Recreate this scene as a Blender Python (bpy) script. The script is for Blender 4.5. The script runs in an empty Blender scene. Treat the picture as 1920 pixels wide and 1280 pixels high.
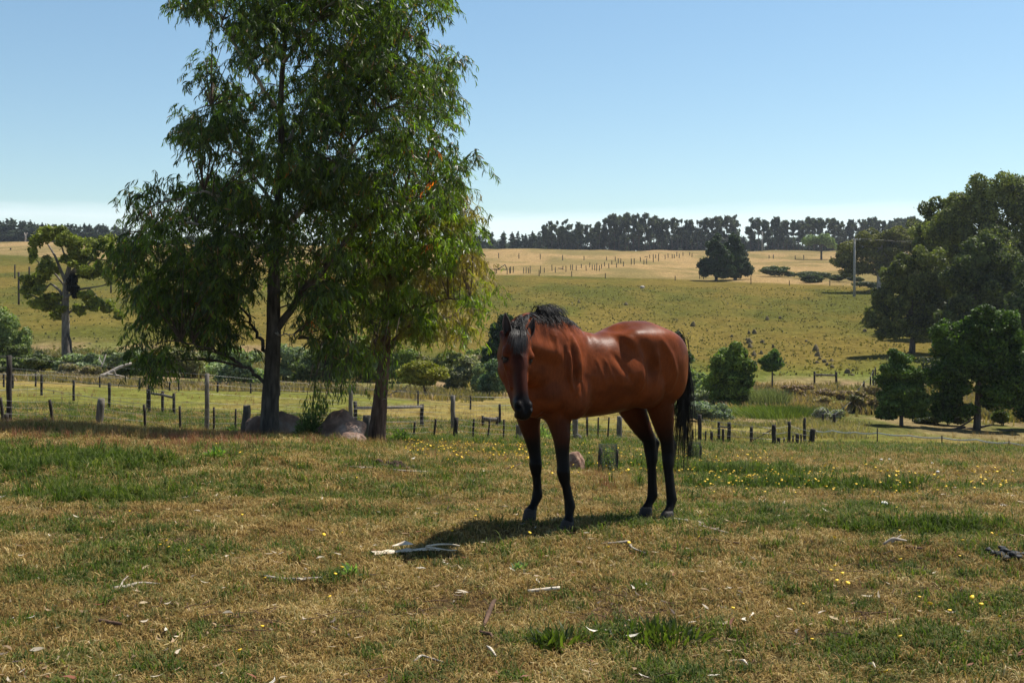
import bpy, math, random
import numpy as np
from mathutils import Vector, Matrix
R = math.radians
sc = bpy.context.scene
col = sc.collection
rng = np.random.default_rng(11)
random.seed(5)

# ------------------------------------------------------------------ camera, sky, sun, exposure
F, W0, HROW, EYE = 2100.0, 960.0, 560.0, 1.7
cam_d = bpy.data.cameras.new('camera')
cam = bpy.data.objects.new('camera', cam_d); col.objects.link(cam)
cam.location = (0, 0, EYE); cam.rotation_euler = (R(90), 0, 0)
cam_d.sensor_width = 36; cam_d.lens = F / 1920 * 36
cam_d.shift_y = -80 / 1920
cam_d.clip_start = 0.1; cam_d.clip_end = 9000
sc.camera = cam

SUN = Vector((.48, .35, 1.0)).normalized()        # towards the sun
SUN_EL = math.asin(SUN.z); SUN_AZ = math.atan2(SUN.x, SUN.y)
world = bpy.data.worlds.new('World'); sc.world = world; world.use_nodes = True
wn, wl = world.node_tree.nodes, world.node_tree.links
wn.clear()
wo = wn.new('ShaderNodeOutputWorld'); bg = wn.new('ShaderNodeBackground')
sky = wn.new('ShaderNodeTexSky'); sky.sky_type = 'NISHITA'; sky.sun_disc = False
sky.sun_elevation = SUN_EL; sky.sun_rotation = SUN_AZ
sky.altitude = 300; sky.air_density = 1.0; sky.dust_density = 0.3; sky.ozone_density = 1.5
# thin white cloud bank low over the horizon
tc = wn.new('ShaderNodeTexCoord'); sep = wn.new('ShaderNodeSeparateXYZ'); wl.new(tc.outputs['Generated'], sep.inputs[0])
mp = wn.new('ShaderNodeMapping'); mp.inputs['Scale'].default_value = (3.0, 3.0, 34.0); wl.new(tc.outputs['Generated'], mp.inputs[0])
ns = wn.new('ShaderNodeTexNoise'); ns.inputs['Scale'].default_value = 1.6; ns.inputs['Detail'].default_value = 6; ns.inputs['Roughness'].default_value = .55
wl.new(mp.outputs[0], ns.inputs['Vector'])
def wmath(op, a, b=None, c=None):
    m = wn.new('ShaderNodeMath'); m.operation = op
    for i, v in enumerate((a, b, c)):
        if v is None: continue
        if isinstance(v, (int, float)): m.inputs[i].default_value = v
        else: wl.new(v, m.inputs[i])
    return m.outputs[0]
zz = wmath('ADD', sep.outputs[2], wmath('MULTIPLY', wmath('SUBTRACT', ns.outputs[0], .5), .035))
mr = wn.new('ShaderNodeMapRange'); mr.interpolation_type = 'SMOOTHSTEP'
mr.inputs['From Min'].default_value = .085; mr.inputs['From Max'].default_value = .068
wl.new(zz, mr.inputs[0])
fac = wmath('MULTIPLY', mr.outputs[0], wmath('MULTIPLY_ADD', ns.outputs[0], .72, .0))
mx = wn.new('ShaderNodeMix'); mx.data_type = 'RGBA'; mx.inputs[7].default_value = (14.5, 15.2, 16.0, 1)
wl.new(fac, mx.inputs[0])
tn = wn.new('ShaderNodeMix'); tn.data_type = 'RGBA'; tn.blend_type = 'MULTIPLY'; tn.inputs[0].default_value = 1.0; tn.clamp_result = False
tr_ = wn.new('ShaderNodeValToRGB'); wl.new(sep.outputs[2], tr_.inputs[0])          # sky tint: lifted in the low band, darkened overhead to cut shadow fill
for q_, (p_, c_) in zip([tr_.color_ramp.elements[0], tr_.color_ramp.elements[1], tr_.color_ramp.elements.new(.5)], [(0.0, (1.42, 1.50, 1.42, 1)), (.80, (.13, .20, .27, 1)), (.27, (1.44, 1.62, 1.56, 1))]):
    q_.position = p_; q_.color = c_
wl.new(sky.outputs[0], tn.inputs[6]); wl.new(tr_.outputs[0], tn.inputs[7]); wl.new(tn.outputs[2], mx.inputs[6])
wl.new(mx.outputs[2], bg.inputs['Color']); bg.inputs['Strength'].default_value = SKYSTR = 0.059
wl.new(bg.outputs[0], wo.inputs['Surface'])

sl = bpy.data.lights.new('sun', 'SUN'); sl.energy = 5.0; sl.angle = R(.5); sl.color = (1.0, .95, .86)
so = bpy.data.objects.new('sun', sl); col.objects.link(so); so.rotation_euler = SUN.to_track_quat('Z', 'Y').to_euler()
so.location = (20, 10, 60)
sc.view_settings.view_transform = 'Standard'; sc.view_settings.look = 'None'
sc.view_settings.exposure = 0.58; sc.view_settings.gamma = 1.0
sc.view_settings.use_curve_mapping = False
sc.cycles.max_bounces = 8; sc.cycles.transparent_max_bounces = 8
sc.cycles.transmission_bounces = 6; sc.cycles.volume_bounces = 0

# ------------------------------------------------------------------ helpers
def P(px, py, Y):
    return Vector(((px - W0) * Y / F, Y, EYE - (py - HROW) * Y / F))

def tag(o, label=None, cat=None, group=None, kind=None):
    if label: o['label'] = label
    if cat: o['category'] = cat
    if group: o['group'] = group
    if kind: o['kind'] = kind
    return o

def empty(name, loc=(0, 0, 0), rz=0.0, parent=None):
    o = bpy.data.objects.new(name, None); o.empty_display_size = .2
    col.objects.link(o); o.location = loc; o.rotation_euler = (0, 0, rz)
    if parent: o.parent = parent
    return o

def mesh_np(name, V, Fc, mat=None, parent=None, smooth=False, attrs=None, loc=None):
    """V (n,3); Fc (m,3) or (m,4) array, or a list of arrays with -1 free rows."""
    me = bpy.data.meshes.new(name)
    V = np.asarray(V, np.float32); Fc = np.asarray(Fc, np.int32)
    n, k = Fc.shape
    if k == 4 and (Fc[:, 3] < 0).any():
        tri = Fc[:, 3] < 0
        tot = np.where(tri, 3, 4); start = np.concatenate([[0], np.cumsum(tot)[:-1]])
        flat = Fc.ravel(); flat = flat[flat >= 0]
    else:
        tot = np.full(n, k); start = np.arange(n) * k; flat = Fc.ravel()
    me.vertices.add(len(V)); me.vertices.foreach_set('co', V.ravel())
    me.loops.add(len(flat)); me.loops.foreach_set('vertex_index', flat)
    me.polygons.add(n); me.polygons.foreach_set('loop_start', start.astype(np.int32)); me.polygons.foreach_set('loop_total', tot.astype(np.int32))
    if smooth: me.polygons.foreach_set('use_smooth', np.ones(n, bool))
    me.update(calc_edges=True); me.validate()
    if attrs:
        for an, arr in attrs.items():
            arr = np.asarray(arr, np.float32)
            if arr.ndim == 1:
                a = me.attributes.new(an, 'FLOAT', 'POINT'); a.data.foreach_set('value', arr)
            else:
                if arr.shape[1] == 3: arr = np.c_[arr, np.ones(len(arr), np.float32)]
                a = me.attributes.new(an, 'FLOAT_COLOR', 'POINT'); a.data.foreach_set('color', arr.ravel())
    if mat:
        me.materials.append(mat)
    o = bpy.data.objects.new(name, me); col.objects.link(o)
    if parent: o.parent = parent
    if loc is not None: o.location = loc
    return o

class MB:
    """collects shapes, links them as one mesh object"""
    def __init__(s): s.V = []; s.F = []; s.n = 0
    def add(s, V, Fc):
        V = np.asarray(V, float).reshape(-1, 3)
        for f in Fc:
            f = [i + s.n for i in f]
            s.F.append(f if len(f) == 4 else f + [-1])
        s.V.append(V); s.n += len(V)
    def box(s, c, size, rz=0.0, tilt=(0, 0)):
        x, y, z = [d / 2 for d in size]
        v = np.array([(a, b, d) for d in (-z, z) for b in (-y, y) for a in (-x, x)])
        M = (Matrix.Rotation(rz, 3, 'Z') @ Matrix.Rotation(tilt[0], 3, 'X') @ Matrix.Rotation(tilt[1], 3, 'Y'))
        v = v @ np.array(M).T + np.array(c)
        s.add(v, [(0, 2, 3, 1), (4, 5, 7, 6), (0, 1, 5, 4), (2, 6, 7, 3), (0, 4, 6, 2), (1, 3, 7, 5)])
    def tube(s, pts, radii, seg=8, jit=0.0, cap=True, rg=None):
        pts = [Vector(p) for p in pts]; n = len(pts)
        if isinstance(radii, (int, float)): radii = [radii] * n
        V = []; ref = None
        for i, p in enumerate(pts):
            t = (pts[min(i + 1, n - 1)] - pts[max(i - 1, 0)])
            if t.length < 1e-9: t = Vector((0, 0, 1))
            t.normalize()
            if ref is None:
                ref = t.cross(Vector((0.13, 1, 0.07))); ref.normalize()
            else:
                ref = (ref - t * ref.dot(t)); ref.normalize()
            b = t.cross(ref)
            for j in range(seg):
                a = 2 * math.pi * j / seg
                r = radii[i] * (1 + (jit * ((rg or random).uniform(-1, 1)) if jit else 0))
                V.append(p + ref * (math.cos(a) * r) + b * (math.sin(a) * r))
        Fc = []
        for i in range(n - 1):
            for j in range(seg):
                a = i * seg + j; b2 = i * seg + (j + 1) % seg
                Fc.append((a, b2, b2 + seg, a + seg))
        if cap:
            V.append(pts[0]); V.append(pts[-1]); c0 = n * seg; c1 = c0 + 1
            for j in range(seg):
                Fc.append(((j + 1) % seg, j, c0)); Fc.append(((n - 1) * seg + j, (n - 1) * seg + (j + 1) % seg, c1))
        s.add([tuple(v) for v in V], Fc)
    def build(s, name, mat, parent=None, smooth=False, org=None):
        V = np.concatenate(s.V)
        if org is not None: V = V - np.array(org)
        return mesh_np(name, V, s.F, mat, parent, smooth)

def lump(center, rad, seed, sub=3, rough=.18, squash=(1, 1, 1), freq=1.6):
    """an irregular rounded stone-like closed mesh -> V, F (arrays)"""
    import bmesh
    bm = bmesh.new(); bmesh.ops.create_icosphere(bm, subdivisions=sub, radius=1)
    V = np.array([v.co[:] for v in bm.verts]); Fc = [[v.index for v in f.verts] for f in bm.faces]; bm.free()
    r = np.random.default_rng(seed)
    d = np.zeros(len(V))
    for o in range(4):
        for _ in range(5):
            k = r.normal(size=3) * freq * (1.9 ** o); d += np.sin(V @ k + r.uniform(0, 6.28)) * (.42 * .52 ** o)
    V = V * (1 + rough * d[:, None]) * np.array(rad) * np.array(squash)
    return V + np.array(center), Fc

# ---- materials
def new_mat(name):
    m = bpy.data.materials.new(name); m.use_nodes = True
    nt = m.node_tree; b = nt.nodes['Principled BSDF']; return m, nt, b

def noise_node(nt, scale, detail=4, rough=.55, vec=None, kind='Object'):
    t = nt.nodes.new('ShaderNodeTexNoise'); t.inputs['Scale'].default_value = scale
    t.inputs['Detail'].default_value = detail; t.inputs['Roughness'].default_value = rough
    if vec is None:
        c = nt.nodes.new('ShaderNodeTexCoord'); nt.links.new(c.outputs[kind], t.inputs['Vector'])
    else: nt.links.new(vec, t.inputs['Vector'])
    return t

def ramp(nt, fac, stops):
    r = nt.nodes.new('ShaderNodeValToRGB'); nt.links.new(fac, r.inputs[0])
    e = r.color_ramp.elements
    while len(e) < len(stops): e.new(.5)
    for q, (p, c) in zip(e, stops):
        q.position = p; q.color = (*c, 1) if len(c) == 3 else c
    return r.outputs[0]

def rough_mat(name, c1, c2, scale=8, rough=.85, bump=.3, bscale=None, stretch=None, c3=None, dist=.02, spec=.3):
    m, nt, b = new_mat(name)
    c = nt.nodes.new('ShaderNodeTexCoord'); v = c.outputs['Object']
    if stretch:
        mp_ = nt.nodes.new('ShaderNodeMapping'); mp_.inputs['Scale'].default_value = stretch
        nt.links.new(v, mp_.inputs[0]); v = mp_.outputs[0]
    n1 = noise_node(nt, scale, 6, .6, v)
    st = [(.32, c1), (.68, c2)] if c3 is None else [(.3, c1), (.52, c2), (.72, c3)]
    nt.links.new(ramp(nt, n1.outputs[0], st), b.inputs['Base Color'])
    b.inputs['Roughness'].default_value = rough; b.inputs['Specular IOR Level'].default_value = spec
    n2 = noise_node(nt, bscale or scale * 3, 6, .65, v)
    bp = nt.nodes.new('ShaderNodeBump'); bp.inputs['Strength'].default_value = bump; bp.inputs['Distance'].default_value = dist
    nt.links.new(n2.outputs[0], bp.inputs['Height']); nt.links.new(bp.outputs[0], b.inputs['Normal'])
    return m

def leaf_mat(name, ca, cb, trans, tfac=.4, rough=.45, spec=.4, attr='tint'):
    """foliage: diffuse + translucent, hue varied by the 'tint' vertex attribute (0..1)"""
    m, nt, b = new_mat(name); N, L = nt.nodes, nt.links
    at = N.new('ShaderNodeAttribute'); at.attribute_name = attr
    c = ramp(nt, at.outputs['Fac'], [(0, ca), (1, cb)])
    L.new(c, b.inputs['Base Color']); b.inputs['Roughness'].default_value = rough; b.inputs['Specular IOR Level'].default_value = spec
    tr = N.new('ShaderNodeBsdfTranslucent')
    mxx = N.new('ShaderNodeMix'); mxx.data_type = 'RGBA'; mxx.blend_type = 'MIX'; mxx.inputs[0].default_value = .35
    L.new(c, mxx.inputs[6]); mxx.inputs[7].default_value = (*trans, 1); L.new(mxx.outputs[2], tr.inputs['Color'])
    mm = N.new('ShaderNodeMixShader'); mm.inputs[0].default_value = tfac
    L.new(b.outputs[0], mm.inputs[1]); L.new(tr.outputs[0], mm.inputs[2])
    L.new(mm.outputs[0], N['Material Output'].inputs['Surface'])
    return m

# ------------------------------------------------------------------ terrain
PROF = {   # column of the view -> (distance, ground height)
    -.457: [(4, 0), (8.5, .0), (12, -.02), (16, -.22), (20, -.55), (24, -1.05), (30, -1.75), (45, -2.5), (60, -3.0), (75, -3.7), (90, -3.9), (110, -3.2), (150, -.6), (200, 3.1), (260, 8.0), (400, 18.6), (520, 27.4), (620, 27.5), (1200, 20), (2800, 5)],
    -.229: [(4, 0), (8.5, .0), (12, -.04), (16, -.34), (20, -.80), (24, -1.35), (30, -2.0), (45, -2.9), (60, -3.5), (75, -4.3), (90, -4.4), (110, -3.9), (150, -1.5), (200, 2.2), (270, 7.8), (400, 17.0), (540, 26.5), (640, 26.6), (1200, 20), (2800, 5)],
    0.0: [(4, 0), (8.3, 0), (9, -.05), (13, -.33), (16, -.62), (20, -.98), (30, -2.0), (45, -3.2), (60, -4.15), (80, -4.95), (110, -4.9), (150, -2.6), (200, 1.2), (280, 7.3), (400, 15.0), (560, 25.7), (660, 25.8), (1200, 20), (2800, 5)],
    .229: [(4, 0), (8.3, 0), (9, -.05), (13, -.42), (20, -1.18), (28, -2.12), (35, -2.98), (45, -4.1), (60, -5.0), (80, -5.7), (100, -5.9), (130, -5.0), (170, -2.6), (200, .2), (240, 3.6), (290, 7.2), (450, 16.7), (590, 26.5), (680, 26.6), (1200, 20), (2800, 5)],
    .457: [(4, 0), (8.3, 0), (9, -.05), (13, -.44), (20, -1.22), (28, -2.2), (35, -3.05), (45, -4.25), (62, -5.7), (80, -6.0), (100, -5.8), (130, -4.4), (170, -1.4), (200, 1.0), (240, 4.2), (290, 8.2), (450, 18), (600, 26.5), (700, 26.6), (1200, 20), (2800, 5)],
}
def _pchip(x, y, xn):
    x = np.array(x, float); y = np.array(y, float); h = np.diff(x); d = np.diff(y) / h
    m = np.zeros(len(x)); m[0] = d[0]; m[-1] = d[-1]
    for i in range(1, len(x) - 1):
        if d[i - 1] * d[i] > 0:
            w1 = 2 * h[i] + h[i - 1]; w2 = h[i] + 2 * h[i - 1]
            m[i] = (w1 + w2) / (w1 / d[i - 1] + w2 / d[i])
    k = np.clip(np.searchsorted(x, xn) - 1, 0, len(x) - 2); t = (xn - x[k]) / h[k]
    return ((1 + 2 * t) * (1 - t) ** 2 * y[k] + t * (1 - t) ** 2 * h[k] * m[k] + t * t * (3 - 2 * t) * y[k + 1] + t * t * (t - 1) * h[k] * m[k + 1])
_LT = np.linspace(math.log(4 + 5), math.log(2800 + 5), 700)
_US = np.array(sorted(PROF))
_TAB = np.array([_pchip([math.log(a + 5) for a, _ in PROF[u]], [b for _, b in PROF[u]], _LT) for u in _US])
_rb = np.random.default_rng(3)
_WV = [(_rb.normal(size=2), _rb.uniform(0, 6.28)) for _ in range(24)]
def waves(x, y, lo, hi):
    s = 0
    for i in range(lo, hi):
        (k, ph) = _WV[i]; s = s + np.sin(x * k[0] + y * k[1] + ph)
    return s
def T(x, y):
    x = np.asarray(x, float); y = np.asarray(y, float)
    yy = np.clip(y, 4, 2799)
    u = np.clip(x / np.maximum(yy, 6.0), _US[0], _US[-1])
    fi = np.clip((np.log(yy + 5) - _LT[0]) / (_LT[1] - _LT[0]), 0, 698.999); i = fi.astype(int); fi = fi - i
    g = np.clip(np.searchsorted(_US, u) - 1, 0, 3); w = (u - _US[g]) / (_US[g + 1] - _US[g]); w = w * w * (3 - 2 * w)
    a = _TAB[g, i] * (1 - fi) + _TAB[g, i + 1] * fi; b = _TAB[g + 1, i] * (1 - fi) + _TAB[g + 1, i + 1] * fi
    z = a * (1 - w) + b * w
    amp = np.interp(yy, [4, 8, 12, 30, 100, 300, 600], [.012, .008, .02, .05, .14, .25, .3])
    z = z + amp * .35 * waves(x * 1.3, y * 1.3, 0, 6) * np.interp(yy, [0, 40, 80], [1, .6, 0]) + amp * .4 * waves(x * .12, y * .12, 6, 14) * np.interp(yy, [8, 60], [0, 1]) \
        + .006 * waves(x * 5, y * 5, 14, 22) * np.interp(yy, [0, 30, 60], [1, 1, 0])
    return z
def G(px, Y, dz=0.0):
    x = (px - W0) * Y / F
    return Vector((x, Y, float(T(x, Y)) + dz))
_YY = np.exp(np.linspace(math.log(4.2), math.log(690), 2600))
def GR(px, row, near=4.2, far=690):
    """the first ground point beyond `near` that projects on this column and row"""
    ys = _YY[(_YY >= near) & (_YY <= far)]; x = (px - W0) * ys / F
    rr = HROW + (EYE - T(x, ys)) * F / ys
    k = np.where(rr <= row)[0]
    Y = ys[k[0]] if len(k) else ys[np.argmin(abs(rr - row))]
    return G(px, float(Y))
def proj(x, y, z):
    return W0 + x * F / y, HROW + (EYE - z) * F / y

def hash2(i, j, s=0):
    v = np.sin(i * 127.1 + j * 311.7 + s * 74.7) * 43758.5453
    return v - np.floor(v)
def vnoise(x, y, s=0):
    i = np.floor(x); j = np.floor(y); a = x - i; b = y - j; a = a * a * (3 - 2 * a); b = b * b * (3 - 2 * b)
    return (hash2(i, j, s) * (1 - a) + hash2(i + 1, j, s) * a) * (1 - b) + (hash2(i, j + 1, s) * (1 - a) + hash2(i + 1, j + 1, s) * a) * b
def fbm(x, y, s=0, o=4):
    t = 0; w = .5; n = 0
    for k in range(o):
        t = t + w * vnoise(x * 2 ** k, y * 2 ** k, s + k); n += w; w *= .55
    return t / n

# green patches of the near turf: (column, row, half width m, half depth m, strength)
GREEN = [(95, 868, 1.5, .9, .85), (250, 900, 1.1, .5, .5), (20, 900, 1.0, .5, .6), (180, 935, .9, .4, .8), (60, 990, .8, .35, .5), (330, 860, 1.2, .8, .5),
         (1340, 890, 1.7, .8, .95), (1480, 915, 1.6, .5, .75), (1730, 990, .75, .28, 1.0), (1600, 985, .5, .2, .6), (1400, 955, .9, .3, .7), (1560, 955, .8, .25, .6),
         (1045, 1205, .28, .14, .55), (1235, 1190, .42, .18, .6), (1180, 1205, .25, .12, .6), (1700, 1190, .5, .3, .7), (1850, 1130, .5, .3, .6),
         (1080, 850, 2.5, 1.2, .6), (1560, 850, 5, 2, .7), (900, 850, 2.5, .8, .6), (1450, 830, 8, 2.5, .8), (1750, 840, 5, 2.5, .85), (780, 830, 2.5, 1.5, .8),
         (560, 930, .9, .3, .4), (610, 905, .9, .3, .5), (90, 1080, .3, .12, .6), (240, 1085, .4, .1, .5), (650, 1080, .35, .1, .45), (130, 1235, .3, .15, .5),
         (1660, 1060, .5, .1, .6), (1800, 1080, .5, .12, .6), (880, 925, .8, .25, .5), (460, 840, 1.0, .7, .6), 
         (1560, 1240, .4, .25, .5), (1880, 1230, .4, .2, .6), (1340, 1005, .5, .15, .5), (860, 1190, .3, .12, .4)]
GP = [(GR(a, b), w, d, s) for a, b, w, d, s in GREEN]
BARE = [(GR(a, b), w, d, s) for a, b, w, d, s in [(960, 955, .5, .2, .9), (1150, 950, .6, .2, .5), (1180, 1160, .4, .12, .8), (900, 1140, .5, .2, .6), (1720, 930, 1.2, .5, .8), (1560, 1080, .6, .2, .5), (500, 1180, .6, .3, .5), (1700, 1110, .6, .2, .6), (300, 1140, .6, .2, .4), (1320, 1200, .3, .1, .7), (720, 1160, .4, .1, .5)]]
def greenness(x, y):
    g = np.clip((fbm(x * .8, y * .8, 5) - .55) * 3.0, 0, .5)
    g = g + np.clip((fbm(x * 3.1, y * 3.1, 9) - .57) * 3.5, 0, .5)
    n = .55 + .9 * fbm(x * 2.2, y * 2.2, 2)
    for c, w, d, s in GP:
        q = ((x - c.x) / w) ** 2 + ((y - c.y) / d) ** 2
        g = np.maximum(g, s * np.clip(1.35 - q, 0, 1) * n)
    return np.clip(g, 0, 1)
def bareness(x, y):
    g = np.clip((fbm(x * 1.7, y * 1.7, 21) - .60) * 5, 0, .8)
    for c, w, d, s in BARE:
        q = ((x - c.x) / w) ** 2 + ((y - c.y) / d) ** 2
        g = np.maximum(g, s * np.clip(1.3 - q, 0, 1))
    return np.clip(g, 0, 1)

def far_edge(x, y):        # boundary of the straw coloured top paddock: >0 beyond
    px = W0 + x * F / np.maximum(y, 1)
    row = HROW + (EYE - T(x, y)) * F / np.maximum(y, 1)
    lim = np.interp(px, [0, 250, 900, 1150, 1500, 1650, 1920], [478, 488, 515, 520, 534, 540, 540])
    return lim - row
ys = np.concatenate([np.linspace(-45, 2.5, 40), np.exp(np.linspace(math.log(3), math.log(2750), 620))])
us = np.linspace(-1, 1, 261); us = .72 * us + .28 * us ** 3
YG, UG = np.meshgrid(ys, us, indexing='ij')
XG = UG * (16 + np.maximum(YG, 0) * 1.05 + np.maximum(-YG, 0) * .8)
ZG = T(XG, YG)
nr, nc = YG.shape
idx = np.arange(nr * nc).reshape(nr, nc)
FG = np.stack([idx[:-1, :-1], idx[:-1, 1:], idx[1:, 1:], idx[1:, :-1]], -1).reshape(-1, 4)
xf, yf = XG.ravel(), YG.ravel()
def lerp(a, b, t): return a * (1 - t[:, None]) + b * t[:, None]
def sstep(a, b, v):
    t = np.clip((v - a) / (b - a), 0, 1); return t * t * (3 - 2 * t)
gn = greenness(xf, yf); br = bareness(xf, yf)
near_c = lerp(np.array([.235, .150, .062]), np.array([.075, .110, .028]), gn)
near_c = lerp(near_c, np.array([.12, .085, .05]), br * .7) * np.interp(yf, [9, 22], [.55, .9])[:, None]  # near soil darkened, painted shade for the gaps between blades
n1 = fbm(xf * .11, yf * .05, 31); n2 = fbm(xf * .4, yf * .16, 37)
pad = lerp(np.array([.225, .170, .055]), np.array([.140, .142, .034]), sstep(.35, .6, n1 * .6 + n2 * .4))
creek = lerp(np.array([.25, .175, .095]), np.array([.15, .15, .05]), sstep(.4, .62, n2))
hill = lerp(np.array([.150, .114, .030]), np.array([.090, .090, .022]), sstep(.4, .62, fbm(xf * .03, yf * .02, 41) * .6 + fbm(xf * .12, yf * .05, 47) * .4))
hill = lerp(hill, np.array([.12, .16, .03]), sstep(130, 95, yf) * sstep(0, 15, xf) * .7)
far = lerp(np.array([.31, .21, .095]), np.array([.19, .148, .060]), sstep(.40, .60, fbm(xf * .03, yf * .02, 51) * .6 + .4 * fbm(xf * .12, yf * .03, 53)))
wn_ = 6 * (fbm(xf * .2, yf * .2, 61) - .5)
c = lerp(near_c, pad, sstep(20, 30, yf + wn_))
c = lerp(c, creek, sstep(66, 78, yf + wn_ * 1.5 + np.clip(xf, 0, 12) * 1.5))
c = lerp(c, np.array([.115, .115, .036]), sstep(48, 56, yf) * sstep(14, 20, xf) * sstep(98, 88, yf) * (.35 + .6 * sstep(.35, .6, n2)))
c = lerp(c, hill, sstep(98, 112, yf + wn_ * 2 - np.clip(-xf - 10, 0, 14)))
fe = far_edge(xf, yf) + 5 * (fbm(xf * .05, yf * .02, 71) - .5)
c = lerp(c, far, sstep(-.8, 1.2, fe) * sstep(150, 200, yf))
m_ground, nt, b = new_mat('ground_turf')
at = nt.nodes.new('ShaderNodeAttribute'); at.attribute_name = 'tone'
geo = nt.nodes.new('ShaderNodeNewGeometry')
def gnoise(s, d=6, r=.62): return noise_node(nt, s, d, r, geo.outputs['Position'])
nA = gnoise(38); nB = gnoise(4.5); nC = gnoise(.35)
mp_ = nt.nodes.new('ShaderNodeMapping'); mp_.inputs['Scale'].default_value = (1.6, .7, .7); nt.links.new(geo.outputs['Position'], mp_.inputs[0])
nD = noise_node(nt, 1.1, 8, .7, mp_.outputs[0])
def mulc(a, fac, lo, hi, p0=.3, p1=.7):
    r = ramp(nt, fac, [(p0, (lo,) * 3), (p1, (hi,) * 3)])
    m = nt.nodes.new('ShaderNodeMix'); m.data_type = 'RGBA'; m.blend_type = 'MULTIPLY'; m.inputs[0].default_value = 1
    nt.links.new(a, m.inputs[6]); nt.links.new(r, m.inputs[7]); return m.outputs[2]
cc = mulc(at.outputs['Color'], nA.outputs[0], .45, 1.45); cc = mulc(cc, nB.outputs[0], .72, 1.25); cc = mulc(cc, nC.outputs[0], .78, 1.2); cc = mulc(cc, nD.outputs[0], .55, 1.38)
nt.links.new(cc, b.inputs['Base Color']); b.inputs['Roughness'].default_value = 1.0; b.inputs['Specular IOR Level'].default_value = 0
bp = nt.nodes.new('ShaderNodeBump'); bp.inputs['Strength'].default_value = .7; bp.inputs['Distance'].default_value = .03
nt.links.new(nA.outputs[0], bp.inputs['Height']); nt.links.new(bp.outputs[0], b.inputs['Normal'])
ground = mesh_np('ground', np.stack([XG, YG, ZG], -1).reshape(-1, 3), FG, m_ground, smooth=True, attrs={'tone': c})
tag(ground, 'dry patchy pasture falling to a creek and rising to a golden hill', 'ground', kind='structure')

# ------------------------------------------------------------------ horse
HO = np.array([.70, 8.65]); HF = np.array([-.857, -.515]); HL = np.array([.515, -.857])
def H(s, t, z): return np.array([HO[0] + s * HF[0] + t * HL[0], HO[1] + s * HF[1] + t * HL[1], z])
def PP(px, py, Y): return np.array(P(px, py, Y)[:])
VX = .0085
BMIN = np.array([-.32, 7.45, -.10]); BMAX = np.array([1.62, 9.42, 1.74])
DIM = np.ceil((BMAX - BMIN) / VX).astype(int)
SD = np.full(DIM, 1.0, np.float32)
AX = [BMIN[i] + VX * np.arange(DIM[i]) for i in range(3)]
def region(lo, hi, m):
    sl_ = []
    for i in range(3):
        a = int(max(0, math.floor((lo[i] - m - BMIN[i]) / VX))); b_ = int(min(DIM[i], math.ceil((hi[i] + m - BMIN[i]) / VX) + 1)); sl_.append(slice(a, b_))
    g = np.meshgrid(AX[0][sl_[0]], AX[1][sl_[1]], AX[2][sl_[2]], indexing='ij')
    return tuple(sl_), np.stack(g, -1).astype(np.float32)
def smin(a, b_, k):
    h = np.clip(.5 + .5 * (b_ - a) / k, 0, 1); return b_ * (1 - h) + a * h - k * h * (1 - h)
def put(sl_, d, k, sub=False):
    if sub: SD[sl_] = -smin(-SD[sl_], d, k)
    else: SD[sl_] = smin(SD[sl_], d, k)
def cap(p0, p1, r0, r1, k=.03, u=None, ku=1.0, sub=False):
    p0 = np.asarray(p0, np.float32); p1 = np.asarray(p1, np.float32); m = max(r0, r1) * max(1, ku) + k + .03
    sl_, q = region(np.minimum(p0, p1), np.maximum(p0, p1), m)
    q = q - p0; ax = p1 - p0; L2 = max(float(ax @ ax), 1e-9)
    t = np.clip((q @ ax) / L2, 0, 1)
    q = q - t[..., None] * ax
    if u is not None:
        u = np.asarray(u, np.float32); u = u / np.linalg.norm(u)
        q = q + (q @ u)[..., None] * u * (1 / ku - 1)
    d = (np.linalg.norm(q, axis=-1) - (r0 + (r1 - r0) * t)) * min(1, ku if u is not None else 1) ** .5
    put(sl_, d, k, sub)
DA = None
def ell(c, axes, rad, k=.03, sub=False):
    """axes: three unit vectors (rows), rad: three radii"""
    A = np.asarray(axes, np.float32); A = A / np.linalg.norm(A, axis=1)[:, None]; rad = np.asarray(rad, np.float32) * (np.array([1, 1, 1.12], np.float32) if axes is DA else 1); c = np.asarray(c, np.float32)
    m = rad.max(); sl_, q = region(c, c, m + k + .03); q = (q - c) @ A.T / rad
    n_ = np.linalg.norm(q, axis=-1); g_ = np.linalg.norm(q / rad, axis=-1) + 1e-6
    d = n_ * (n_ - 1) / g_
    put(sl_, d, k, sub)
def chain(pts, radii, k=.02, u=None, ku=1.0):
    global SD
    keep_ = SD; SD = np.full(DIM, 1.0, np.float32)          # the limb by itself first, so that its joints do not swell
    P_ = np.array(pts); n_ = len(P_); tq = np.arange(n_, dtype=float); tn = np.linspace(0, n_ - 1, (n_ - 1) * 3 + 1)
    P_ = np.stack([np.interp(tn, tq, P_[:, j]) * .4 + _pchip(tq, P_[:, j], tn) * .6 for j in range(3)], -1); r_ = _pchip(tq, radii, tn)
    for i in range(len(P_) - 1): cap(P_[i], P_[i + 1], r_[i], r_[i + 1], .002, u, ku)
    lo = P_.min(0); hi = P_.max(0); sl2, _q = region(lo, hi, max(radii) + .1)
    part = SD[sl2]; SD = keep_; put(sl2, part, k)
F3 = np.array([HF[0], HF[1], 0]); L3 = np.array([HL[0], HL[1], 0]); Z3 = np.array([0, 0, 1.0])
HA = [F3, L3, Z3]
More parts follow.
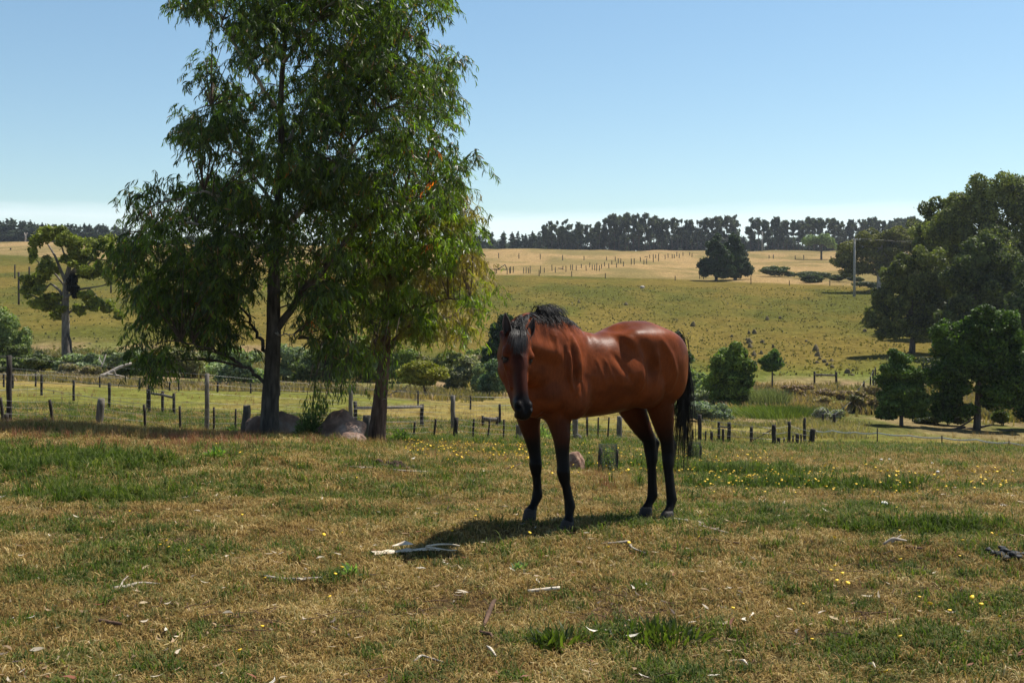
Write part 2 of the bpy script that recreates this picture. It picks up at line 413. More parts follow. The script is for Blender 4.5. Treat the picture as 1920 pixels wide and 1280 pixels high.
# trunk from cross sections: s, half width, top, bottom
ST = np.array([(.80, .03, 1.12, 1.00), (.77, .10, 1.20, .93), (.70, .155, 1.32, .86), (.60, .19, 1.43, .81), (.50, .205, 1.50, .80), (.40, .215, 1.515, .795), (.30, .235, 1.475, .795),
               (.20, .26, 1.445, .795), (.08, .285, 1.44, .80), (-.05, .30, 1.46, .81), (-.18, .295, 1.495, .83), (-.28, .27, 1.515, .87), (-.38, .245, 1.515, .93),
               (-.48, .235, 1.475, .98), (-.58, .21, 1.41, 1.0), (-.66, .16, 1.34, 1.03), (-.72, .10, 1.27, 1.08), (-.75, .03, 1.2, 1.12)])
sl_, q = region(np.minimum(H(.85, -.3, .7), H(-.8, .3, 1.6)) - np.array([.2, .2, 0]), np.maximum(H(.85, -.3, .7), H(-.8, .3, 1.6)) + np.array([.2, .2, 0]), .02)
ss = (q[..., 0] - HO[0]) * HF[0] + (q[..., 1] - HO[1]) * HF[1]; tt = (q[..., 0] - HO[0]) * HL[0] + (q[..., 1] - HO[1]) * HL[1]
o = ST[::-1]
def si(j): return _pchip(o[:, 0], o[:, j], np.clip(ss, -.75, .80).ravel()).reshape(ss.shape)
a_ = si(1); tp = si(2); bt = si(3); zc = (tp + bt) / 2; bb = (tp - bt) / 2
zq = (q[..., 2] - zc) / bb
hq_ = np.clip((-.12 - ss) / .2, 0, 1)
aw = a_ * (1 - .16 * np.clip(zq, 0, 1) * (1 - hq_) - .05 * np.clip(-zq, 0, 1))     # ribcage narrower towards the spine
ex_ = 2.15 + .75 * hq_
e_ = (np.abs(tt / aw) ** ex_ + np.abs(zq) ** ex_) ** (1 / ex_)
d = (e_ - 1) * np.minimum(a_, bb) * .85
d = np.maximum(d, np.maximum(ss - .80, -.75 - ss))
put(sl_, d.astype(np.float32), .01)
# withers ridge, spine, hip bones
cap(H(.46, 0, 1.47), H(.30, 0, 1.435), .055, .05, .07)
cap(H(-.18, 0, 1.43), H(-.52, 0, 1.39), .06, .06, .10)
for sg in (1, -1):
    ell(H(-.15, sg * .195, 1.385), HA, (.07, .055, .05), .09)                       # point of hip
    ell(H(-.40, sg * .135, 1.28), [F3 + Z3 * .15, L3, Z3 - F3 * .15], (.27, .145, .19), .08); ell(H(-.33, sg * .175, 1.375), [F3 + Z3 * .1, L3, Z3 - F3 * .1], (.22, .08, .06), .07)     # croup and haunch
    ell(H(-.55, sg * .125, 1.14), HA, (.17, .125, .26), .08)                          # buttock
    ell(H(-.36, sg * .165, 1.04), [F3 + Z3 * .5, L3, Z3 - F3 * .5], (.13, .10, .20), .07)        # stifle
    ell(H(.46, sg * .175, 1.16), [F3 * .35 + Z3, L3, F3 - Z3 * .35], (.30, .055, .10), .10)       # shoulder blade
    ell(H(.585, sg * .155, 1.00), HA, (.10, .075, .13), .06)                          # point of shoulder
    ell(H(.40, sg * .185, .96), [F3, L3, Z3], (.13, .075, .15), .06)                   # triceps
    ell(H(.68, sg * .075, .97), HA, (.10, .085, .14), .05)                            # breast
    ell(H(-.20, sg * .345, 1.24), [F3 * .3 + Z3, L3, F3 - Z3 * .3], (.13, .07, .05), .08, sub=True)   # flank hollow
# sheath / groin
ell(H(-.30, 0, .90), HA, (.10, .06, .05), .06)
# legs: (points, radii)
nf = [PP(1040, 760, 8.33), PP(1048, 790, 8.31), PP(1053, 822, 8.28), PP(1055, 862, 8.26), PP(1057, 884, 8.245), PP(1058, 897, 8.25), PP(1062, 915, 8.25), PP(1065, 933, 8.25), PP(1068, 949, 8.25), PP(1067, 966, 8.225), PP(1066, 979, 8.20)]
rr_ = [.115, .088, .064, .047, .046, .040, .0315, .031, .039, .031, .044]
chain(nf, rr_, .025)
ff = [PP(990, 760, 8.68), PP(992, 790, 8.68), PP(998, 820, 8.68), PP(1003, 852, 8.67), PP(1005, 870, 8.66), PP(1005, 882, 8.66), PP(1006, 898, 8.66), PP(1007, 915, 8.66), PP(1007, 929, 8.66), PP(1001, 946, 8.63), PP(996, 957, 8.61)]
chain(ff, rr_, .025)
nh = [PP(1228, 715, 8.80), PP(1238, 760, 8.84), PP(1245, 800, 8.87), PP(1251, 830, 8.88), PP(1252, 850, 8.88), PP(1252, 866, 8.86), PP(1254, 890, 8.85), PP(1256, 915, 8.84), PP(1259, 936, 8.84), PP(1256, 952, 8.81), PP(1253, 962, 8.79)]
rh = [.155, .118, .083, .056, .052, .046, .038, .036, .043, .034, .047]
chain(nh, rh, .03, L3, .82)
cap(PP(1250, 800, 8.91), PP(1262, 834, 8.93), .018, .022, .03); cap(PP(1262, 834, 8.93), PP(1258, 870, 8.88), .024, .022, .03)      # hamstring, point of hock
fh = [PP(1165, 715, 8.96), PP(1184, 762, 9.0), PP(1203, 800, 9.03), PP(1217, 826, 9.04), PP(1219, 844, 9.04), PP(1221, 860, 9.02), PP(1222, 885, 9.01), PP(1222, 908, 9.0), PP(1223, 928, 9.0), PP(1217, 943, 8.97), PP(1213, 954, 8.95)]
chain(fh, rh, .03, L3, .82)
cap(PP(1210, 795, 9.07), PP(1230, 830, 9.09), .018, .022, .03); cap(PP(1230, 830, 9.09), PP(1227, 862, 9.04), .024, .022, .03)
for leg in (nf, ff):                                   # knees and fetlock tufts
    cap(leg[4] - F3 * -.012, leg[5], .040, .036, .02, L3, 1.08)
    cap(leg[6] - F3 * .02, leg[8] - F3 * .022, .016, .020, .02)
for leg in (nh, fh):
    cap(leg[6] - F3 * .024, leg[8] - F3 * .024, .016, .021, .02)
# neck, swinging round towards the camera
NK = [((.36, 8.45, 1.24), .27, .20), ((.27, 8.36, 1.28), .275, .165), ((.185, 8.265, 1.325), .255, .135), ((.11, 8.165, 1.365), .205, .115), ((.055, 8.07, 1.385), .155, .105), ((.035, 7.99, 1.385), .115, .095)]
for i in range(len(NK) - 1):
    (c0, r0, l0), (c1, r1, l1) = NK[i], NK[i + 1]
    c0 = np.array(c0); c1 = np.array(c1); dd = c1 - c0; lat = np.array([-dd[1], dd[0], 0]); lat /= np.linalg.norm(lat)
    cap(c0, c1, r0, r1, .05, lat, (l0 / r0 + l1 / r1) / 2)
cap((.20, 8.27, 1.56), (.06, 8.06, 1.52), .035, .03, .05)
cap((.30, 8.37, 1.53), (.20, 8.27, 1.57), .035, .035, .05)
cap((.26, 8.28, 1.12), (.02, 8.04, 1.20), .10, .07, .06)         # windpipe line
for sg in (1, -1): cap(np.array((.24, 8.31, 1.30)) + L3 * .13 * sg, np.array((.07, 8.08, 1.36)) + np.array((.7, -.4, 0)) * .085 * sg, .05, .035, .06)
# head frame
hA = np.array([.030, 7.965, 1.435]); hB = np.array([.094, 7.705, .905])
eU = (hB - hA); HLEN = np.linalg.norm(eU); eU /= HLEN
dY = np.array([.40, -.92, 0]); eV = dY - (dY @ eU) * eU; eV /= np.linalg.norm(eV)
eW = np.array([.92, .40, 0]); eW = eW - (eW @ eU) * eU; eW -= (eW @ eV) * eV; eW /= np.linalg.norm(eW)   # the horse's left
def D(u, v, w): return hA + eU * u + eV * v + eW * w * 1.13
DA = [eU, eV, eW]
ell(D(.035, -.045, 0), DA, (.095, .085, .085), .04)
cap(D(.05, -.03, 0), D(.22, -.015, 0), .078, .060, .03, eW, 1.12)
cap(D(.20, .0, 0), D(.50, -.015, 0), .048, .036, .03, eW, 1.0)
cap(D(.22, -.045, 0), D(.50, -.05, 0), .065, .050, .03, eW, .86)
for sg in (1, -1):
    cap(D(.10, -.105, sg * .050), D(.20, -.115, sg * .046), .100, .088, .03, eW, .42)
    cap(D(.115, -.008, sg * .078), D(.15, -.006, sg * .088), .026, .027, .025)      # brow over the eye
    cap(D(.19, -.035, sg * .082), D(.22, -.04, sg * .076), .02, .014, .025)
    cap(D(.22, -.055, sg * .070), D(.37, -.06, sg * .054), .013, .010, .02)         # facial crest
    cap(D(.20, -.145, sg * .036), D(.48, -.100, sg * .02), .055, .022, .04)
    ell(D(.535, -.012, sg * .036), DA, (.045, .034, .026), .015)                     # nostril wing
cap(D(.50, -.045, 0), D(.565, -.045, 0), .050, .044, .03, eW, 1.12)
ell(D(.585, -.045, 0), DA, (.030, .035, .046), .02)                                  # upper lip
ell(D(.560, -.105, 0), DA, (.032, .026, .034), .02)                                  # lower lip and chin
for sg in (1, -1):
    ell(D(.175, -.022, sg * .108), DA, (.024, .017, .018), .012, sub=True)            # eye socket
    ell(D(.545, .004, sg * .050), [eU + eV * .5, eV - eU * .5, eW], (.026, .012, .022), .008, sub=True)
    cap(D(.575, -.082, sg * .06), D(.50, -.085, sg * .062), .006, .004, .008, sub=True)
    for (a0, b0) in (((.28, -.06, .06), (.34, -.02, .045)),):
        pass
    cap(D(-.005, -.045, sg * .062), D(-.035, -.055, sg * .07), .034, .026, .02)       # ear base
import openvdb
grid = openvdb.FloatGrid(1.0); grid.copyFromArray(np.ascontiguousarray(SD))
pts, quads = grid.convertToQuads(isovalue=0.0) if True else (None, None)
hv = pts.astype(np.float64) * VX + BMIN; hq = quads[:, ::-1].astype(np.int32)
# keep the largest shell, and a light smoothing of stair steps
lab = np.arange(len(hv))
E_ = np.concatenate([hq[:, [0, 1]], hq[:, [1, 2]], hq[:, [2, 3]], hq[:, [3, 0]]])
for it in range(400):
    m_ = np.minimum(lab[E_[:, 0]], lab[E_[:, 1]]); old = lab.copy()
    np.minimum.at(lab, E_[:, 0], m_); np.minimum.at(lab, E_[:, 1], m_); lab = lab[lab]
    if (lab == old).all(): break
root_l = np.bincount(lab).argmax(); keep = lab == root_l
remap = np.cumsum(keep) - 1; hq = remap[hq[keep[hq].all(1)]].astype(np.int32); hv = hv[keep]
E_ = np.concatenate([hq[:, [0, 1]], hq[:, [1, 2]], hq[:, [2, 3]], hq[:, [3, 0]]])
cnt = np.bincount(E_[:, 0], minlength=len(hv)) + np.bincount(E_[:, 1], minlength=len(hv))
for it, w_ in enumerate((.5, -.52, .5, -.52, .4)):
    sm = np.stack([np.bincount(E_[:, 0], hv[E_[:, 1], j], len(hv)) + np.bincount(E_[:, 1], hv[E_[:, 0], j], len(hv)) for j in range(3)], -1) / cnt[:, None]
    hv = hv + (sm - hv) * w_
hs = (hv[:, 0] - HO[0]) * HF[0] + (hv[:, 1] - HO[1]) * HF[1]
v0, v1, v2 = hv[hq[:, 0]], hv[hq[:, 1]], hv[hq[:, 2]]; fn = np.cross(v2 - v0, hv[hq[:, 3]] - v1)
vn = np.stack([sum(np.bincount(hq[:, k_], fn[:, j], len(hv)) for k_ in range(4)) for j in range(3)], -1); vn /= np.linalg.norm(vn, axis=1)[:, None] + 1e-12
cz = hv[:, 2]; body_m = np.clip((cz - .85) / .1, 0, 1) * np.clip((np.linalg.norm(hv - np.array([.06, 7.8, 1.2]), axis=1) - .42) / .1, 0, 1)
def swave(a, b_, c_, seed, n_=14, lo=.5, hi=1.5):
    g_ = np.random.default_rng(seed); t_ = 0
    for _ in range(n_):
        k_ = unit3(g_.normal(size=3)) * g_.uniform(lo, hi); t_ = t_ + np.sin(a * k_[0] + b_ * k_[1] + c_ * k_[2] + g_.uniform(0, 6.283))
    return t_ / math.sqrt(n_ / 2)
def unit3(v): return v / np.linalg.norm(v)
tl_ = (hv[:, 0] - HO[0]) * HL[0] + (hv[:, 1] - HO[1]) * HL[1]
fold = swave(hs * 46 + cz * 9, tl_ * 26, cz * 12, 91) ; fold = np.where(fold > 0, fold, fold * .6) * .0095 * np.clip((hs - .10) / .2, 0, 1) * np.clip((cz - .98) / .15, 0, 1)
rib = swave(hs * 62 + cz * 24, tl_ * 20, cz * 8, 95) * .0016 * np.clip((.30 - hs) / .1, 0, 1) * np.clip((hs + .30) / .1, 0, 1) + swave(hs * 19, tl_ * 19, cz * 19, 99) * .0042
# named hollows (-) and ridges (+) of the muscles: depth, half width, line in (s, z) of the side view
MUS = [(-.017, .034, [(-.04, 1.43), (-.12, 1.34), (-.17, 1.24), (-.165, 1.02)]), (.010, .022, [(.07, 1.28), (.02, 1.20), (-.05, 1.09)]), (-.007, .03, [(.10, 1.22), (.04, 1.12), (0, 1.02)]),
       (-.010, .026, [(-.36, 1.38), (-.44, 1.27), (-.50, 1.12), (-.49, 1.00)]), (-.012, .020, [(-.30, 1.30), (-.33, 1.16), (-.30, 1.05)]), (.010, .03, [(-.38, 1.12), (-.42, 1.0), (-.44, .88)]),
       (-.016, .022, [(.40, 1.42), (.375, 1.28), (.38, 1.12), (.42, 1.0)]), (.014, .018, [(.43, 1.38), (.425, 1.24), (.42, 1.08)]), (-.017, .016, [(.46, 1.30), (.465, 1.18), (.45, 1.04)]), (.012, .016, [(.495, 1.34), (.50, 1.2), (.49, 1.08)]),
       (-.013, .02, [(.57, 1.42), (.585, 1.28), (.58, 1.14)]), (.012, .018, [(.62, 1.42), (.63, 1.3), (.62, 1.18)]), (-.014, .016, [(.68, 1.40), (.67, 1.28), (.66, 1.17)]), (-.006, .02, [(.30, 1.40), (.31, 1.28), (.34, 1.18)]),
       (-.010, .03, [(.30, .92), (.36, .88), (.44, .86)]), (-.004, .014, [(.22, 1.25), (.19, 1.15), (.15, 1.05)]), (-.004, .014, [(.15, 1.25), (.12, 1.15), (.08, 1.05)])]
mus = np.zeros(len(hv)); sideok = np.clip((np.abs(tl_) - .07) / .06, 0, 1)
for dep_, wd_, ln_ in MUS:
    dmin = np.full(len(hv), 9.0); fr_ = np.zeros(len(hv)); nseg = len(ln_) - 1
    for q_ in range(nseg):
        (s0, z0), (s1, z1) = ln_[q_], ln_[q_ + 1]; L2_ = (s1 - s0) ** 2 + (z1 - z0) ** 2; t_ = np.clip(((hs - s0) * (s1 - s0) + (cz - z0) * (z1 - z0)) / L2_, 0, 1)
        d_ = np.hypot(hs - s0 - t_ * (s1 - s0), cz - z0 - t_ * (z1 - z0)); m_ = d_ < dmin; dmin = np.where(m_, d_, dmin); fr_ = np.where(m_, (q_ + t_) / nseg, fr_)
    mus += dep_ * np.exp(-(dmin / wd_) ** 2) * np.clip(np.sin(np.pi * (.12 + .76 * fr_)) * 1.6, 0, 1)
fold = fold * .55 + mus * sideok
hv = hv + vn * ((fold + rib) * body_m)[:, None]
print('horse verts', len(hv), 'quads', len(hq))
# coat colours: bay, black points, plus shade painted on the underside and right of the head
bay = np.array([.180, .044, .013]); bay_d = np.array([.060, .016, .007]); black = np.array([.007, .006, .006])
hs = (hv[:, 0] - HO[0]) * HF[0] + (hv[:, 1] - HO[1]) * HF[1]; ht = (hv[:, 0] - HO[0]) * HL[0] + (hv[:, 1] - HO[1]) * HL[1]; hz = hv[:, 2]
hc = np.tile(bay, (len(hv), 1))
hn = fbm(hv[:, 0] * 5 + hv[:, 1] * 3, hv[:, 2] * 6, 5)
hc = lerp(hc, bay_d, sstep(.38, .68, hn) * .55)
hc = lerp(hc, bay_d * .7, sstep(1.05, .75, hz) * .7)  # painted shade: coat darkens down towards the belly
legz = sstep(.84, .55, hz + .08 * (hn - .5) * 2)
hc = lerp(hc, black, legz)
hd = hv - hA; du = hd @ eU; dv = hd @ eV; dw = hd @ eW
inhead = (du > -.12) & (du < .68) & (dv > -.26) & (np.abs(dw) < .15)
frm = sstep(.02, -.02, np.abs(dw) - .062) * sstep(-.06, 0.0, dv) * inhead
hc = lerp(hc, np.array([.040, .015, .010]), frm * .85)
hc = lerp(hc, hc * np.array([.62, .55, .6]), inhead * .9 * sstep(.05, -.02, dw))  # right half of the head painted darker as its shaded side
mz = sstep(.40, .50, du + dv * .2 + .03 * (hn - .5)) * inhead
hc = lerp(hc, black * 1.2, mz)
pale = sstep(.060, .03, np.abs(du - .575)) * sstep(-.085, -.115, dv) * inhead
hc = lerp(hc, np.array([.10, .07, .055]), pale * .7)
eyd = np.minimum(np.linalg.norm(hd - (eU * .175 + eV * -.022 + eW * .10), axis=1), np.linalg.norm(hd - (eU * .175 + eV * -.022 - eW * .10), axis=1))
hc = lerp(hc, black * 1.5, sstep(.042, .022, eyd))
hc = lerp(hc, black * 1.5, sstep(.03, -.03, du) * inhead * .5)
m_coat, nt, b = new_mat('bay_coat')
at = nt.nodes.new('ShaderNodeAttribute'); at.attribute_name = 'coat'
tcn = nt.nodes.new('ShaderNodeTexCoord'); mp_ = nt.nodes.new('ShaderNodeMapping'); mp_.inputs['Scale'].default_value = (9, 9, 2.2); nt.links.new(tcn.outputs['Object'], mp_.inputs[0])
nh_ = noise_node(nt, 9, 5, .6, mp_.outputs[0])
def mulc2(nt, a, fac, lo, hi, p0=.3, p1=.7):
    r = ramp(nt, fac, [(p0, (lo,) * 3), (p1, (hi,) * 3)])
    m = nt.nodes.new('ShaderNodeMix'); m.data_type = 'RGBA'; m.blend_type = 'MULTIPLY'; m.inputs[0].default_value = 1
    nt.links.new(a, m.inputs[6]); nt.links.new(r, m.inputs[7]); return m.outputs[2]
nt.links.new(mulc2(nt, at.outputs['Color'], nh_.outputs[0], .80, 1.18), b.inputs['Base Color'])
b.inputs['Roughness'].default_value = .40; b.inputs['Specular IOR Level'].default_value = .07
bp = nt.nodes.new('ShaderNodeBump'); bp.inputs['Strength'].default_value = .28; bp.inputs['Distance'].default_value = .005
nt.links.new(nh_.outputs[0], bp.inputs['Height']); nt.links.new(bp.outputs[0], b.inputs['Normal'])
horg = np.array([HO[0], HO[1], float(T(HO[0], HO[1]))])
horse = empty('horse', horg)
tag(horse, 'glossy bay horse with black lower legs, mane and tail, head turned to the camera', 'horse')
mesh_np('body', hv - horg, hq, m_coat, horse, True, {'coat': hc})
# hooves
m_hoof = rough_mat('hoof_horn', (.015, .012, .010), (.04, .032, .027), 30, .6, .3, stretch=(1, 1, 6))
for leg, fw in ((nf, F3), (ff, F3), (nh, F3), (fh, F3)):
    p = leg[-1]; V = []; Fc = []; seg = 20; g0 = float(T(p[0], p[1])) - .012
    fx, fy = fw[0], fw[1]; lx, ly = -fy, fx
    lv = [(p[2] + .022, .036, .0), (p[2] + .004, .049, .004), (g0 + .03, .056, .016), (g0, .060, .024)]
    for z, r, off in lv:
        for j in range(seg):
            a = 2 * math.pi * j / seg; ca, sa = math.cos(a), math.sin(a)
            rr2 = r * (1.12 if ca > 0 else .92)
            x_ = off + rr2 * ca; y_ = r * .94 * sa
            V.append((p[0] + fx * x_ + lx * y_, p[1] + fy * x_ + ly * y_, z))
    for i in range(3):
        for j in range(seg): Fc.append((i * seg + j, i * seg + (j + 1) % seg, (i + 1) * seg + (j + 1) % seg, (i + 1) * seg + j))
    V.append((p[0], p[1], p[2] + .022)); V.append((p[0] + fx * .02, p[1] + fy * .02, g0))
    for j in range(seg):
        Fc.append((j, 4 * seg, (j + 1) % seg, -1)); Fc.append((3 * seg + j, 3 * seg + (j + 1) % seg, 4 * seg + 1, -1))
    mesh_np('hoof', np.array(V) - horg, np.array(Fc), m_hoof, horse, True)
# eyes
m_eye, nt, b = new_mat('eye_dark'); b.inputs['Base Color'].default_value = (.012, .007, .005, 1); b.inputs['Roughness'].default_value = .3
m_lid, nt, b = new_mat('eyelid_skin'); b.inputs['Base Color'].default_value = (.02, .014, .012, 1); b.inputs['Roughness'].default_value = .5
for sg in (1, -1):
    V, Fc = lump((0, 0, 0), (1, 1, 1), 1, 3, 0)
    V = V * .0185; c_ = D(.175, -.022, sg * .084)
    ey = mesh_np('eye', V + c_ - horg, [f + [-1] for f in Fc], m_eye, horse, True)
    mb = MB(); arc = [c_ + eU * (-.019 * math.sin(a)) * 1.0 + eV * (.026 * math.cos(a)) + eW * sg * (.012 + .008 * math.sin(a)) for a in np.linspace(.1, math.pi - .1, 9)]
    mb.tube(arc, [.002] + [.0055] * 7 + [.002], 6); mb.build('eyelid', m_lid, ey, True, horg)
# ears: cupped leaves, hollow facing forward
m_ear = rough_mat('ear_skin', (.020, .012, .010), (.045, .022, .015), 25, .6, .2)
def ear(base, tip, face, wid):
    base = np.array(base); tip = np.array(tip); ax = tip - base; Lh = np.linalg.norm(ax); ax /= Lh
    fc = np.array(face, float); fc -= (fc @ ax) * ax; fc /= np.linalg.norm(fc); sd = np.cross(ax, fc)
    V = []; Fc = []; nu, nv = 12, 11
    for lay in (0, 1):
        for i in range(nu):
            t = i / (nu - 1); w = wid * (math.sin(math.pi * (.17 + .83 * t)) ** .75 if t < 1 else 0) * (1.0 if t < .5 else (1 - (t - .5) * .35)); w = max(w, .001)
            for j in range(nv):
                a = (j / (nv - 1) - .5) * 2
                th = a * (2.1 - 1.0 * t)
                off = -lay * .004
                rr3 = w * .62 + off
                V.append(base + ax * (t * Lh) + sd * (math.sin(th) * rr3) + fc * (-math.cos(th) * rr3 * .9 + w * .3) + sd * 0 + fc * (.012 * math.sin(t * 2.5)))
    n0 = nu * nv
    for i in range(nu - 1):
        for j in range(nv - 1):
            a = i * nv + j; Fc.append((a, a + 1, a + 1 + nv, a + nv)); Fc.append((n0 + a, n0 + a + nv, n0 + a + 1 + nv, n0 + a + 1))
        for j in (0, nv - 1):
            a = i * nv + j; Fc.append((a, a + nv, n0 + a + nv, n0 + a))
    mesh_np('ear', np.array(V) - horg, Fc, m_ear, horse, True)
ear(D(.015, .005, .066), D(-.150, .035, .122), eV * 1 + eW * .25, .050)
ear(D(.015, .005, -.066), D(-.165, .035, -.074), eV * 1 - eW * .3, .050)
# hair: thin tapered tubes
m_hair, nt, b = new_mat('black_hair'); b.inputs['Base Color'].default_value = (.013, .010, .009, 1); b.inputs['Roughness'].default_value = .5; b.inputs['Specular IOR Level'].default_value = .35
class Strands:
    def __init__(s): s.V = []; s.F = []; s.n = 0
    def add(s, pts, r0, r1=0.0):
        pts = np.array(pts); n = len(pts); t = np.gradient(pts, axis=0); t /= np.linalg.norm(t, axis=1)[:, None] + 1e-9
        ref = np.cross(t, [.3, .2, .93]); ref /= np.linalg.norm(ref, axis=1)[:, None] + 1e-9; b2 = np.cross(t, ref)
        rad = np.linspace(1, 0, n) ** .6 * (r0 - r1) + r1
        for j in range(3):
            a = j * 2.094; s.V.append(pts + (ref * math.cos(a) + b2 * math.sin(a)) * rad[:, None])
        for j in range(3):
            k = (j + 1) % 3
            i = np.arange(n - 1); s.F.append(np.stack([s.n + j * n + i, s.n + k * n + i, s.n + k * n + i + 1, s.n + j * n + i + 1], -1))
        s.n += 3 * n
    def build(s, name, parent, org, mat=None):
        return mesh_np(name, np.concatenate(s.V) - org, np.concatenate(s.F), mat or m_hair, parent, True)
def bez(P0, P1, P2, P3, n):
    t = np.linspace(0, 1, n)[:, None]; P0, P1, P2, P3 = map(np.asarray, (P0, P1, P2, P3))
    return (1 - t) ** 3 * P0 + 3 * (1 - t) ** 2 * t * P1 + 3 * (1 - t) * t * t * P2 + t ** 3 * P3
rh_ = np.random.default_rng(77)
S = Strands()      # tail
tb = H(-.735, 0, 1.36)
for i in range(360):
    o_ = rh_.normal(size=3) * np.array([.018, .018, .03]); ln = rh_.uniform(.45, 1.0)
    sp = rh_.normal() * .05; sp2 = rh_.normal() * .07 - .03
    a0 = tb + o_; 
    e0 = H(-.80 + sp * .5, .01 + sp2, 1.36 - 1.06 * ln)
    S.add(bez(a0, a0 - F3 * rh_.uniform(.05, .085) + np.array([0, 0, .02]), H(-.85 + sp * .6, sp2 * .6, 1.05), e0, 12), .0032, .0007)
S.build('tail', horse, horg)
mb = MB(); mb.tube([tuple(H(-.66, 0, 1.37)), tuple(H(-.74, 0, 1.375)), tuple(H(-.79, 0, 1.31)), tuple(H(-.805, 0, 1.18)), tuple(H(-.80, 0, 1.0))], [.035, .036, .032, .026, .012], 10)
mb.build('tail_dock', m_hair, horse, True, horg)
S = Strands()      # mane: parted along the crest, falling to both sides and ruffled on top
crest = [np.array(v) for v in ((.44, 8.49, 1.535), (.35, 8.42, 1.555), (.27, 8.34, 1.585), (.20, 8.27, 1.60), (.13, 8.17, 1.575), (.07, 8.06, 1.535), (.045, 7.99, 1.50))]
cr = np.array(crest + [(.03, 7.93, 1.46), (.035, 7.885, 1.42)])
for q_ in cr:
    near_ = (hv[:, 0] - q_[0]) ** 2 + (hv[:, 1] - q_[1]) ** 2 < .03 ** 2; q_[2] = hv[near_, 2].max() - .004
for i in range(950):
    t = rh_.uniform(0, 7.1) if i % 3 else rh_.uniform(.5, 4.6); k = int(t); base = cr[k] * (1 - t + k) + cr[k + 1] * (t - k)
    dd = cr[k + 1] - cr[k]; lat = np.array([-dd[1], dd[0], 0]); lat /= np.linalg.norm(lat)
    side = -1 if rh_.uniform() < (.72 if t < 4.6 else .5) else 1                 # most falls on the off side
    ln = rh_.uniform(.06, .13) * (1.1 if side < 0 else .55 + .4 * (2 < t < 4)); 
    up = rh_.uniform(.004, .022)
    base = base + lat * rh_.normal() * .012 - np.array([0, 0, .008]); wv_ = 1.0 if t < 4.6 else .38; ln *= wv_
    p1 = base + np.array([0, 0, up + .015]) + lat * side * .02
    p2 = base + lat * side * (.07 + rh_.uniform(0, .04)) * wv_ + np.array([0, 0, -.02]) + dd * rh_.normal() * .1
    p3 = base + lat * side * (.11 + rh_.uniform(-.01, .03)) * wv_ + np.array([0, 0, -ln]) + dd * (rh_.normal() * .3 + (.9 if t > 4.6 else 0))
    S.add(bez(base, p1, p2, p3, 8), .0028, .0007)
for i in range(130):                                         # a curled lock and loose tufts over the crest
    t = rh_.uniform(1.2, 3.6); k = int(t); base = cr[k] * (1 - t + k) + cr[k + 1] * (t - k) + rh_.normal(size=3) * .012
    a = rh_.normal() * .6
    S.add(bez(base, base + [.0, 0, .05], base + [.05 + .02 * a, -.03, .065], base + [.085 + .02 * a, -.05, -.03 + .03 * a], 9), .003, .0007)
S.build('mane', horse, horg)
S = Strands()      # forelock
for i in range(240):
    w = rh_.normal() * .018; a0 = D(-.03 + rh_.normal() * .02, .015, w)
    ln = rh_.uniform(.08, .19)
    S.add(bez(a0, D(-.02, .085, w * 1.2), D(.04, .098, -.014 + w * 1.5), D(ln, .078, -.026 + w * 1.8 + rh_.normal() * .008), 9), .0026, .0007)
S.build('forelock', horse, horg)

# ------------------------------------------------------------------ foliage tools
def leaf_colmat(name, rough=.42, spec=.45, tfac=.45, tmul=(1.9, 2.4, .5), bumpy=False):
    m, nt, b = new_mat(name); N, L = nt.nodes, nt.links
    at = N.new('ShaderNodeAttribute'); at.attribute_name = 'leaf'
    L.new(at.outputs['Color'], b.inputs['Base Color']); b.inputs['Roughness'].default_value = rough; b.inputs['Specular IOR Level'].default_value = spec
    tr = N.new('ShaderNodeBsdfTranslucent'); mu = N.new('ShaderNodeMix'); mu.data_type = 'RGBA'; mu.blend_type = 'MULTIPLY'; mu.inputs[0].default_value = 1
    L.new(at.outputs['Color'], mu.inputs[6]); mu.inputs[7].default_value = (*tmul, 1); mu.clamp_result = False; L.new(mu.outputs[2], tr.inputs['Color'])
    mm = N.new('ShaderNodeMixShader'); mm.inputs[0].default_value = tfac
    L.new(b.outputs[0], mm.inputs[1]); L.new(tr.outputs[0], mm.inputs[2]); L.new(mm.outputs[0], N['Material Output'].inputs['Surface'])
    return m
m_gumleaf = leaf_colmat('gum_leaf')
m_bushleaf = leaf_colmat('bush_leaf', .6, .25, .25, (1.6, 1.9, .6))

def leaves_mesh(B, Dv, Sd, ln, wd, cv):
    """long curved leaves: base, direction, side vector, length, width, sickle curve -> V, F"""
    n = len(B); N_ = np.cross(Dv, Sd)
    ln = ln[:, None]; wd = wd[:, None]; cv = cv[:, None]
    c1 = B + Dv * ln * .33 + Sd * cv * ln * .10 + N_ * ln * .03; c2 = B + Dv * ln * .68 + Sd * cv * ln * .09 - N_ * ln * .0
    tip = B + Dv * ln - Sd * cv * ln * .10 - N_ * ln * .06
    V = np.stack([B, c1 - Sd * wd * .5, c1 + Sd * wd * .5, c2 - Sd * wd * .38, c2 + Sd * wd * .38, tip], 1).reshape(-1, 3)
    o = (np.arange(n) * 6)[:, None]
    Fc = np.concatenate([np.c_[o, o + 1, o + 2, -np.ones_like(o)], np.c_[o + 1, o + 3, o + 4, o + 2], np.c_[o + 3, o + 5, o + 4, -np.ones_like(o)]])
    return V, Fc
def unit(a): return a / (np.linalg.norm(a, axis=-1, keepdims=True) + 1e-9)
def inpoly(x, y, poly):
    p = np.array(poly, float); r = np.zeros(len(x), bool); j = len(p) - 1
    for i in range(len(p)):
        c_ = ((p[i, 1] > y) != (p[j, 1] > y)) & (x < (p[j, 0] - p[i, 0]) * (y - p[i, 1]) / (p[j, 1] - p[i, 1] + 1e-9) + p[i, 0]); r ^= c_; j = i
    return r
